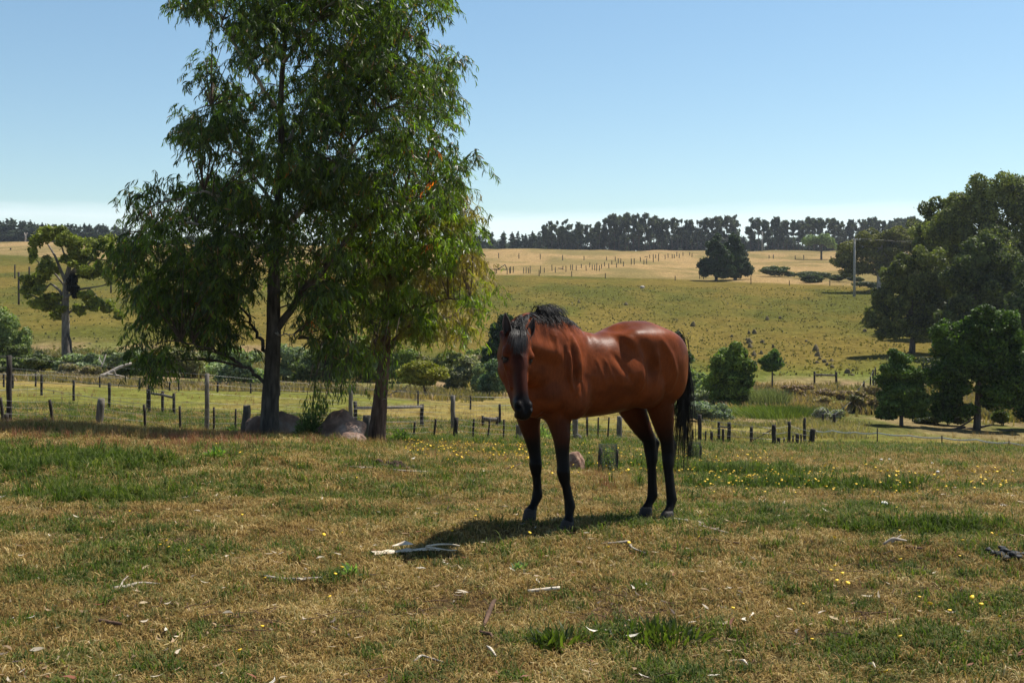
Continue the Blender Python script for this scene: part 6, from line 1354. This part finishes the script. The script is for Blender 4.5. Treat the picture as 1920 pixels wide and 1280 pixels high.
# ------------------------------------------------------------------ small flowers
m_flower, nt, b = new_mat('yellow_petals'); b.inputs['Base Color'].default_value = (.80, .50, .015, 1); b.inputs['Roughness'].default_value = .6
m_stalk, nt, b = new_mat('flower_stalk'); b.inputs['Base Color'].default_value = (.09, .14, .03, 1)
fx = []; fy = []
def fl(px0, px1, Y0, Y1, n):
    yy = np.exp(gt.uniform(math.log(Y0), math.log(Y1), n)); xx = (gt.uniform(px0, px1, n) - W0) * yy / F; ok = fbm(xx * 1.2, yy * 1.2, 55) > .40; fx.append(xx[ok]); fy.append(yy[ok])
fl(1290, 1920, 10.5, 15, 250); fl(1290, 1560, 11, 17, 100); fl(760, 1010, 15, 25, 260); fl(760, 1290, 12, 22, 220); fl(1150, 1450, 13, 24, 160)
fl(150, 700, 6.3, 13, 26); fl(1500, 1900, 5.4, 8, 22); fl(780, 1400, 7, 9, 10); fl(0, 1900, 4.5, 7, 7)
for px, row in [(850, 998), (852, 1000), (455, 985), (640, 1012), (300, 1040), (310, 1035), (1180, 1035), (1140, 1040), (492, 1193), (1722, 1120), (1745, 1150), (1725, 1140), (1680, 960), (1820, 1148), (405, 852), (412, 858), (398, 856), (1592, 1120)]:
    q = GR(px, row); fx.append(np.array([q.x])); fy.append(np.array([q.y]))
fx = np.concatenate(fx); fy = np.concatenate(fy); V = []; Fc = []; n_ = 0; V2 = []; F2 = []; n2 = 0
for i in range(len(fx)):
    h = gt.uniform(.04, .10) * (1.3 if fy[i] > 11 else .8); r0 = gt.uniform(.010, .017) * (1.25 if fy[i] > 12 else 1); z = float(T(fx[i], fy[i])); tl = gt.normal(size=2) * .25; seg = 9
    c_ = np.array([fx[i] + tl[0] * h * .3, fy[i] + tl[1] * h * .3, z + h])
    for j in range(seg):
        a = 6.283 * j / seg; V.append(c_ + [r0 * math.cos(a) * (1 if j % 2 else .8), r0 * math.sin(a) * (1 if j % 2 else .8), r0 * (.35 + tl[0] * math.cos(a) + tl[1] * math.sin(a))])
    V.append(c_ + [0, 0, r0 * .45]); V.append(c_ - [0, 0, r0 * .5])
    for j in range(seg): Fc += [(n_ + j, n_ + (j + 1) % seg, n_ + seg, -1), (n_ + (j + 1) % seg, n_ + j, n_ + seg + 1, -1)]
    n_ += seg + 2
    for j in range(3):
        a = 2.094 * j; V2 += [(fx[i] + .0018 * math.cos(a), fy[i] + .0018 * math.sin(a), z), (c_[0] + .0015 * math.cos(a), c_[1] + .0015 * math.sin(a), c_[2])]
    for j in range(3): k = (j + 1) % 3; F2.append((n2 + 2 * j, n2 + 2 * k, n2 + 2 * k + 1, n2 + 2 * j + 1))
    n2 += 6
fo = mesh_np('dandelion_flowers', V, Fc, m_flower); tag(fo, 'many small yellow dandelion flowers dotted over the grass', None, None, 'stuff')
so_ = mesh_np('flower_stalks', V2, F2, m_stalk, fo); so_['kind'] = 'stuff'

# ------------------------------------------------------------------ litter, sticks and small things on the lawn
m_litter = leaf_colmat('dead_leaf', .6, .3, .15, (1, .9, .6))
lt = np.random.default_rng(61)
n = 2600; y = np.exp(lt.uniform(math.log(4.0), math.log(14), n)); x = lt.uniform(-1, 1, n) * .56 * y
w_ = fbm(x * 1.1, y * 1.1, 66); ok = w_ + lt.normal(size=n) * .06 > .48; x = x[ok]; y = y[ok]; n = len(x)
B = np.stack([x, y, T(x, y) + lt.uniform(.018, .045, n)], -1); az = lt.uniform(0, 6.283, n)
dv = unit(np.stack([np.cos(az), np.sin(az) * .8, lt.normal(size=n) * .16], -1)); sd = unit(np.cross(dv, np.array([0, 0, 1.0]) + lt.normal(size=(n, 3)) * .35))
ln = lt.uniform(.025, .075, n); V, Fc = leaves_mesh(B, dv, sd, ln, ln * lt.uniform(.14, .30, n), lt.choice([-1, 1], n) * lt.uniform(.3, 1.5, n))
pal = np.array([(.50, .42, .31), (.62, .56, .46), (.34, .23, .13), (.22, .08, .04), (.10, .07, .05), (.40, .30, .17)]); k = lt.choice(6, n, p=[.20, .08, .24, .12, .22, .14])
tag(mesh_np('fallen_leaves', V, Fc, m_litter, None, False, {'leaf': np.repeat(pal[k] * lt.uniform(.8, 1.15, (n, 1)), 6, 0)}), 'scattered dead gum leaves on the lawn', None, None, 'stuff')
n = 1500; y = np.exp(lt.uniform(math.log(4.0), math.log(10), n)); x = lt.uniform(-1, 1, n) * .52 * y; ok = bareness(x, y) + lt.normal(size=n) * .12 > .28; x = x[ok]; y = y[ok]; n = len(x)
mb = MB()
for a, b_ in zip(x, y):
    an_ = lt.uniform(0, 3.14); L_ = lt.uniform(.04, .16); z = float(T(a, b_)) + lt.uniform(.01, .035); mb.tube([(a, b_, z), (a + math.cos(an_) * L_ * .5, b_ + math.sin(an_) * L_ * .5, z + lt.uniform(-.005, .015)), (a + math.cos(an_ + .2) * L_, b_ + math.sin(an_ + .2) * L_, z + lt.uniform(-.01, .01))], [.0028, .0024, .001], 4, cap=False)
m_stick = rough_mat('grey_stick', (.12, .095, .075), (.36, .30, .24), 14, .9, .5, 40, c3=(.50, .44, .36))
m_stickd = rough_mat('brown_stick', (.05, .03, .02), (.16, .09, .055), 14, .9, .5, 40)
m_barkp = rough_mat('pale_bark_strip', (.42, .33, .23), (.66, .56, .43), 8, .8, .4, 30, c3=(.74, .66, .55))
tag(mb.build('twig_litter', m_stickd), 'fine fallen twigs lying in the thin patches of the lawn', None, None, 'stuff')
def gz(px, row, dz): q = GR(px, row); return (q.x, q.y, q.z + dz)
def stick(label, path, rads, mat, forks=(), name='stick', cat='stick'):
    P0 = [gz(a, b_, dz) for a, b_, dz in path]; org = np.array(P0[0]) - [0, 0, path[0][2]]; mb = MB(); mb.tube([tuple(v) for v in smoothpath(P0, len(P0) * 3)], list(np.interp(np.linspace(0, len(P0) - 1, len(P0) * 3), range(len(P0)), rads)), 8, jit=.14)
    for fp, fr_ in forks:
        F0 = [gz(a, b_, dz) for a, b_, dz in fp]; mb.tube([tuple(v) for v in smoothpath(F0, len(F0) * 3)], list(np.linspace(fr_, fr_ * .4, len(F0) * 3)), 6, jit=.12)
    o_ = mb.build(name, mat, None, True, org); o_.location = org; tag(o_, label, cat); return o_
# big pale bark strip with its forked end, before the horse's shadow
P0 = [Vector(gz(a, b_, dz)) for a, b_, dz in [(697, 1042, .035), (730, 1041, .04), (765, 1039, .045), (800, 1037, .045), (826, 1037, .04)]]
sp = smoothpath(P0, 15); V = []; Fc = []
for i in range(15):
    t = i / 14; w = .030 * (1 - .5 * t) * (1 + .25 * math.sin(i * 2.1) + .15 * math.sin(i * 4.7)); d_ = sp[min(i + 1, 14)] - sp[max(i - 1, 0)]; d_ /= np.linalg.norm(d_); s_ = np.array([-d_[1], d_[0], 0])
    for lay in (0, 1):
        for j in range(6):
            a = (j / 5 - .5) * 3.4; V.append(sp[i] + s_ * math.sin(a) * (w - lay * .004) + np.array([0, 0, math.cos(a) * (w - lay * .004) * .55 - .02]))
for i in range(14):
    for j in range(5):
        a = i * 12 + j; Fc += [(a, a + 1, a + 13, a + 12), (a + 6, a + 18, a + 19, a + 7)]
org = np.array(P0[0]) - [0, 0, .035]
V2 = list(V); q = np.array(P(748, 1040, P0[1].y)); n0 = len(V2)
V2 += [sp[4] + [0, 0, .02], sp[8] + [0, 0, .02], sp[6] + [.01, .02, .045], sp[4] + [0, .012, .02], sp[8] + [0, .012, .02], sp[6] + [.014, .034, .043]]
Fc += [(n0, n0 + 1, n0 + 2, -1), (n0 + 3, n0 + 5, n0 + 4, -1), (n0, n0 + 2, n0 + 5, n0 + 3), (n0 + 1, n0 + 4, n0 + 5, n0 + 2)]
bk = mesh_np('bark_strip', np.array(V2) - org, Fc, m_barkp, None, True); bk.location = org; tag(bk, 'large pale strip of fallen bark with forked twig end, below the horse shadow', 'bark')
mb = MB()
for pth, r0 in (([(798, 1038, .045), (820, 1040, .04), (845, 1042, .035), (856, 1040, .03)], .007), ([(800, 1038, .05), (825, 1034, .05), (848, 1033, .045), (862, 1034, .04)], .008)):
    Q = [gz(*v) for v in pth]; mb.tube([tuple(v) for v in smoothpath(Q, 8)], list(np.linspace(r0, r0 * .5, 8)), 6, jit=.1)
mb.build('forked_twig', m_barkp, bk, True, org)
stick('long straight grey stick with dark underside left of centre', [(496, 1087, .02), (530, 1091, .02), (570, 1092, .02), (605, 1090, .02)], [.010, .009, .010, .008], m_stick)
stick('twisted pale stick with a knobbly end in the left foreground', [(213, 1110, .02), (232, 1107, .02), (262, 1102, .03), (300, 1100, .02)], [.014, .012, .008, .003], m_stick, [([(225, 1108, .02), (232, 1103, .05), (240, 1099, .06)], .007)])
stick('short smooth bone-pale stick right of centre', [(990, 1115, .02), (1015, 1112, .02), (1050, 1109, .02)], [.011, .009, .011], m_barkp)
stick('dark thin stick lying right of the hind hooves', [(1310, 990, .02), (1330, 996, .02), (1366, 1004, .02)], [.009, .010, .006], m_stick, [([(1335, 998, .02), (1348, 997, .03)], .006)])
stick('second dark thin stick just below the first beside the hind hooves', [(1303, 1014, .02), (1340, 1018, .02), (1386, 1024, .02)], [.007, .008, .006], m_stickd)
stick('flat pale stick lying under the near hind hoof', [(1236, 975, .015), (1262, 977, .015), (1292, 980, .015)], [.012, .013, .010], m_barkp)
stick('long thin fallen twig behind the dung heap at left centre', [(655, 878, .02), (700, 882, .03), (760, 888, .03), (826, 888, .02)], [.006, .010, .010, .007], m_stick)
stick('thin fallen twig between dung heap and horse forelegs', [(888, 886, .02), (930, 887, .03), (958, 884, .05), (980, 879, .08)], [.006, .007, .008, .004], m_stickd)
stick('curled grey strip of bark below the near hind leg', [(1128, 1024, .02), (1160, 1025, .03), (1178, 1026, .04), (1185, 1035, .03), (1212, 1043, .02)], [.004, .008, .011, .007, .003], m_stick)
stick('broken dark bark stick in front of the bright grass clump', [(1694, 1029, .02), (1712, 1032, .02), (1730, 1034, .02)], [.009, .011, .006], m_stickd)
stick('crooked bark piece left of the broken dark stick at right', [(1655, 1026, .02), (1675, 1024, .05), (1700, 1022, .03)], [.007, .012, .005], m_stick, [([(1672, 1025, .03), (1690, 1019, .06)], .008)])
stick('crumpled brown bark curl in the lower centre foreground', [(906, 1182, .02), (915, 1170, .05), (925, 1160, .09), (930, 1158, .10)], [.006, .014, .012, .004], m_stickd, [([(900, 1192, .02), (920, 1200, .03), (925, 1205, .02)], .012)])
stick('white split bark piece at the bottom centre', [(912, 1218, .02), (920, 1228, .03), (930, 1238, .02)], [.002, .007, .003], m_barkp)
stick('pale curved twig in the bottom foreground left of centre', [(776, 1248, .02), (790, 1241, .03), (810, 1243, .02), (832, 1249, .02)], [.005, .006, .005, .003], m_stick)
stick('dark stick near the left foreground with red leaf', [(183, 1170, .02), (200, 1173, .02), (228, 1178, .02)], [.008, .011, .007], m_stickd)
stick('thin grey stick above the boulders at the crest left of the trunk', [(370, 822, .03), (395, 826, .04), (430, 832, .03)], [.012, .02, .01], m_stick)
stick('leaf-pale bark chip in the lower right foreground', [(1386, 1245, .02), (1395, 1250, .03), (1404, 1256, .02)], [.002, .006, .002], m_barkp)
stick('white bark chip in the lower right, near the bottom edge', [(1627, 1252, .02), (1636, 1256, .03), (1642, 1260, .02)], [.002, .007, .002], m_barkp)
stick('small pale chip beside the dark clod at the right', [(1405, 1165, .02), (1412, 1160, .03), (1414, 1157, .02)], [.002, .006, .002], m_barkp)
# dung
m_dung = rough_mat('dry_dung', (.020, .012, .008), (.07, .042, .026), 16, 1, 1, 50, c3=(.13, .085, .05))
m_blk = rough_mat('black_clod', (.006, .006, .006), (.02, .02, .021), 12, .6, .6, 30)
def pile(name, label, cat, px, row, wpx, hpx, nl, seed, mat):
    g = np.random.default_rng(seed); q = GR(px, row); k = q.y / F; r_ = empty(name, q); tag(r_, label, cat)
    for i in range(nl):
        x = g.normal() * wpx * k * .24; y = g.normal() * wpx * k * .16; rr_ = g.uniform(.025, .05) * wpx * k / .35; z = float(T(q.x + x, q.y + y)) - q.z + rr_ * .6 + max(0, hpx * k * (1 - 5 * (x / (wpx * k)) ** 2) - rr_ * 1.6) * g.uniform(0, 1)
        V, Fc = lump((x, y, z), (rr_ * g.uniform(.8, 1.2), rr_ * g.uniform(.8, 1.2), rr_ * g.uniform(.6, .9)), seed * 50 + i, 2, .16, freq=2); mesh_np('clod', V, [f + [-1] for f in Fc], mat, r_, True)
pile('dung_heap', 'dark brown horse dung heap on the lawn right of the boulders', 'dung', 740, 880, 56, 20, 26, 3, m_dung)
pile('dung_heap', 'black heap of droppings at the right edge', 'dung', 1888, 1046, 64, 20, 22, 4, m_blk)
pile('dung_heap', 'small black clod cluster in the lower right foreground', 'dung', 1697, 1186, 22, 8, 7, 5, m_blk)
pile('dung_heap', 'small dark clod left of the lower right cluster', 'dung', 1627, 1146, 18, 7, 6, 6, m_dung)
pile('dung_heap', 'dark flattened dung patch far back at right', 'dung', 1690, 872, 30, 5, 8, 7, m_dung)
pile('dung_heap', 'little clod in the grass by the bottom right dandelions', 'dung', 1752, 1130, 16, 6, 5, 8, m_dung)
# tree guards with saplings
m_mesh, nt, b = new_mat('guard_mesh'); b.inputs['Base Color'].default_value = (.10, .13, .10, 1); b.inputs['Roughness'].default_value = .6
def guard(label, px, row, wpx, hpx, seed):
    g = np.random.default_rng(seed); q = GR(px, row); k = q.y / F; w = wpx * k; h = hpx * k; r_ = empty('tree_guard', q); tag(r_, label, 'tree guard')
    for sx in (-1, 1):
        mb = MB(); post_mesh(mb, (sx * w * .48, 0, -.05), (sx * w * .46 + .01, 0, h * (.80 if sx > 0 else .86)), .018 if sx > 0 else .024); mb.build('stake', m_postd, r_, True)
    mb = MB()
    nv = 22
    for j in range(nv):
        a = 6.283 * j / nv; mb.tube([(math.cos(a) * w * .46, math.sin(a) * w * .3, 0), (math.cos(a) * w * .5, math.sin(a) * w * .33, h)], .0032, 3, cap=False)
    for j in range(14):
        z = h * (j + .5) / 14; mb.tube([(math.cos(6.283 * t / 16) * w * .48, math.sin(6.283 * t / 16) * w * .31, z) for t in range(17)], .0032, 3, cap=False)
    mb.build('wire_mesh', m_mesh, r_)['kind'] = 'stuff'
    n = 170; B = np.c_[g.normal(size=n) * w * .17, g.normal(size=n) * w * .12, g.uniform(.1, .85, n) * h]; dv = unit(g.normal(size=(n, 3)) + [0, 0, .2]); sd = unit(np.cross(dv, g.normal(size=(n, 3)))); ln = g.uniform(.03, .07, n)
    V, Fc = leaves_mesh(B, dv, sd, ln, ln * .3, np.ones(n)); r2 = empty('sapling', q); tag(r2, 'small leafy sapling inside the ' + ('nearer mesh guard' if seed == 1 else 'farther mesh guard'), 'sapling')
    c_ = lerp(np.array([.05, .08, .02]), np.array([.25, .28, .12]), g.uniform(0, 1, n)); mesh_np('foliage', V, Fc, m_gumleaf, r2, False, {'leaf': np.repeat(c_, 6, 0)})['kind'] = 'stuff'
    mb = MB(); mb.tube([(0, 0, -.03), (.01, 0, h * .4), (0, .01, h * .85)], [.008, .006, .003], 5); mb.build('stem', m_twig, r2)
guard('wire mesh tree guard on two stakes between the fore and hind legs', 1140, 888, 34, 56, 1)
guard('wire mesh tree guard on two stakes right of the tail', 1303, 862, 22, 34, 2)
# low plants
def forb(label, px, row, Y, wpx, hpx, n, c0, c1, seed, ll=(.04, .09), wr=.3, name='shrub', cat='plant', up=.5):
    g = np.random.default_rng(seed); q = G(px, Y) if Y else GR(px, row); k = q.y / F; w = wpx * k; h = hpx * k; r_ = empty(name, q); tag(r_, label, cat)
    d_ = unit(g.normal(size=(n, 3)) * [1, 1, 1]); d_[:, 2] = abs(d_[:, 2]); rr_ = g.uniform(.35, 1, n)[:, None]; B = d_ * rr_ * [w * .5, w * .42, h * .9]
    dv = unit(d_ + g.normal(size=(n, 3)) * .5 + [0, 0, up]); sd = unit(np.cross(dv, g.normal(size=(n, 3)))); ln = g.uniform(*ll, n); V, Fc = leaves_mesh(B, dv, sd, ln, ln * wr, g.uniform(-1, 1, n))
    c_ = lerp(np.array(c0), np.array(c1), g.uniform(0, 1, n)); mesh_np('foliage', V, Fc, m_gumleaf, r_, False, {'leaf': np.repeat(c_, 6, 0)})['kind'] = 'stuff'
    mb = MB()
    for i in range(9):
        e0 = B[g.integers(n)]; mb.tube([(0, 0, -.02), tuple(e0 * [.4, .4, .55]), tuple(e0)], [.008, .006, .003], 4, cap=False)
    mb.build('stem', m_twig, r_)
forb('grey-green bush growing between the two boulders', 583, 0, 19.3, 64, 58, 2600, (.03, .045, .02), (.15, .19, .09), 1, (.04, .09), .2)
forb('leafy dark shrub at the foot of the thick post left of the trunk', 432, 0, 22, 46, 32, 900, (.02, .035, .015), (.12, .16, .07), 2)
forb('small dark shrub left of the boulder end', 470, 0, 21.6, 30, 40, 600, (.02, .035, .015), (.10, .14, .05), 3)
forb('low green shrub right of the reddish trunk', 752, 0, 22.5, 46, 30, 900, (.03, .05, .02), (.14, .18, .07), 4)
forb('creeper mass on the fence behind the near foreleg', 1000, 0, 26.5, 70, 34, 1500, (.04, .06, .03), (.26, .30, .20), 5, (.05, .11))
forb('dark shrub hugging the split post left of the reddish trunk', 672, 0, 24, 36, 44, 700, (.02, .035, .015), (.10, .14, .05), 6)
forb('low broad-leaved green weed clump in the centre foreground', 1045, 1212, None, 110, 8, 200, (.016, .026, .009), (.09, .105, .03), 7, (.05, .10), .16, 'weed', up=.9)
forb('wider broad-leaved green weed clump right of the centre foreground', 1235, 1200, None, 190, 8, 300, (.016, .026, .009), (.09, .105, .03), 8, (.05, .10), .16, 'weed', up=.9)
forb('small grey-green thistle rosette in front of the horse', 973, 1072, None, 26, 9, 60, (.08, .12, .07), (.20, .26, .17), 9, (.03, .06), .3, 'weed', up=.3)
forb('pale thistle in the left foreground', 655, 1080, None, 30, 14, 60, (.09, .13, .06), (.22, .28, .15), 10, (.03, .07), .3, 'weed', up=.4)
forb('yellow-flowered broad weed on the crest left of the trunk', 402, 858, None, 36, 16, 120, (.05, .09, .03), (.20, .26, .10), 11, (.04, .08), .35, 'weed', up=.5)
# fallen timber
q = G(215, 74); mb = MB()
for pth, r0 in (([(188, 702), (200, 698), (213, 690), (230, 682), (247, 677)], .16), ([(200, 697), (222, 700), (238, 704)], .08), ([(213, 690), (218, 700), (225, 706)], .07), ([(190, 684), (196, 668), (199, 660)], .05), ([(192, 680), (187, 670), (186, 664)], .035)):
    mb.tube([tuple(v) for v in smoothpath([P(a, b_ + 4, 74 + .2 * i) - q for i, (a, b_) in enumerate(pth)], 10)], list(np.linspace(r0, r0 * .5, 10)), 7, jit=.1)
o_ = mb.build('fallen_branch', m_bark_pale, None, True); o_.location = q; tag(o_, 'bleached fallen branch lying among the creek bushes at left', 'branch')
q = G(1800, 63); mb = MB()
for (a0, b0, a1, b1, r0) in [(1790, 808, 1860, 796, .10), (1740, 812, 1810, 800, .12), (1800, 800, 1830, 780, .06), (1815, 812, 1900, 806, .09)]: mb.tube([tuple(P(a0, b0, 62.6) - q), tuple(P((a0 + a1) / 2, (b0 + b1) / 2 + 1, 62.4) - q), tuple(P(a1, b1, 62.2) - q)], [r0, r0 * .9, r0 * .5], 7, jit=.12)
o_ = mb.build('fallen_branch', m_bark_dark, None, True); o_.location = q; tag(o_, 'dark fallen limbs under the big dense tree at right', 'branch')
# pale puffballs / mushrooms dotted on the right lawn
m_white, nt, b = new_mat('mushroom_cap'); b.inputs['Base Color'].default_value = (.72, .68, .60, 1); b.inputs['Roughness'].default_value = .6
for i, (px, row, r0) in enumerate([(1652, 866, .03), (1668, 866, .03), (1748, 873, .028), (1758, 889, .024), (1587, 917, .03), (1658, 953, .03)]):
    q = GR(px, row); V, Fc = lump((0, 0, r0 * 1.4), (r0, r0, r0 * .65), 30 + i, 2, .06); o_ = mesh_np('mushroom', V, [f + [-1] for f in Fc], m_white, None, True); o_.location = q
    mb = MB(); mb.tube([(0, 0, -.01), (0, 0, r0 * 1.3)], r0 * .35, 6); mb.build('stem', m_white, o_, True)
    tag(o_, 'little white mushroom in the grass on the right side', 'mushroom', 'white mushrooms on the right lawn')
# haze
mh = bpy.data.materials.new('air_haze'); mh.use_nodes = True; nt = mh.node_tree; nt.nodes.clear()
out = nt.nodes.new('ShaderNodeOutputMaterial'); pv = nt.nodes.new('ShaderNodeVolumePrincipled'); pv.inputs['Color'].default_value = (.80, .88, 1.0, 1); pv.inputs['Density'].default_value = HAZE_D = .00011; pv.inputs['Anisotropy'].default_value = .2
nt.links.new(pv.outputs[0], out.inputs['Volume'])
mb = MB(); mb.box((0, 1350, 25), (7400, 3100, 110)); hz_ = mb.build('haze', mh); tag(hz_, 'thin pale blue summer haze over the whole valley', None, None, 'stuff')

# one label for each tree of the far lines and each hillside rock
ONES = ['', 'first', 'second', 'third', 'fourth', 'fifth', 'sixth', 'seventh', 'eighth', 'ninth', 'tenth', 'eleventh', 'twelfth', 'thirteenth', 'fourteenth', 'fifteenth', 'sixteenth', 'seventeenth', 'eighteenth', 'nineteenth']
def ordinal(n):
    if n < 20: return ONES[n]
    t_ = ['', '', 'twenty', 'thirty', 'forty', 'fifty'][n // 10]
    return (t_[:-1] + 'ieth') if n % 10 == 0 else t_ + '-' + ONES[n % 10]
by = {}
for o in list(col.objects):
    if o.parent is None and 'group' in o.keys() and o.get('category') in ('tree', 'rock', 'mushroom'): by.setdefault(o['group'], []).append(o)
for gname, L_ in by.items():
    L_.sort(key=lambda o: o.location.x / o.location.y)
    for i, o in enumerate(L_): o['label'] = o['label'] + ', ' + ordinal(i + 1) + ' from the left'
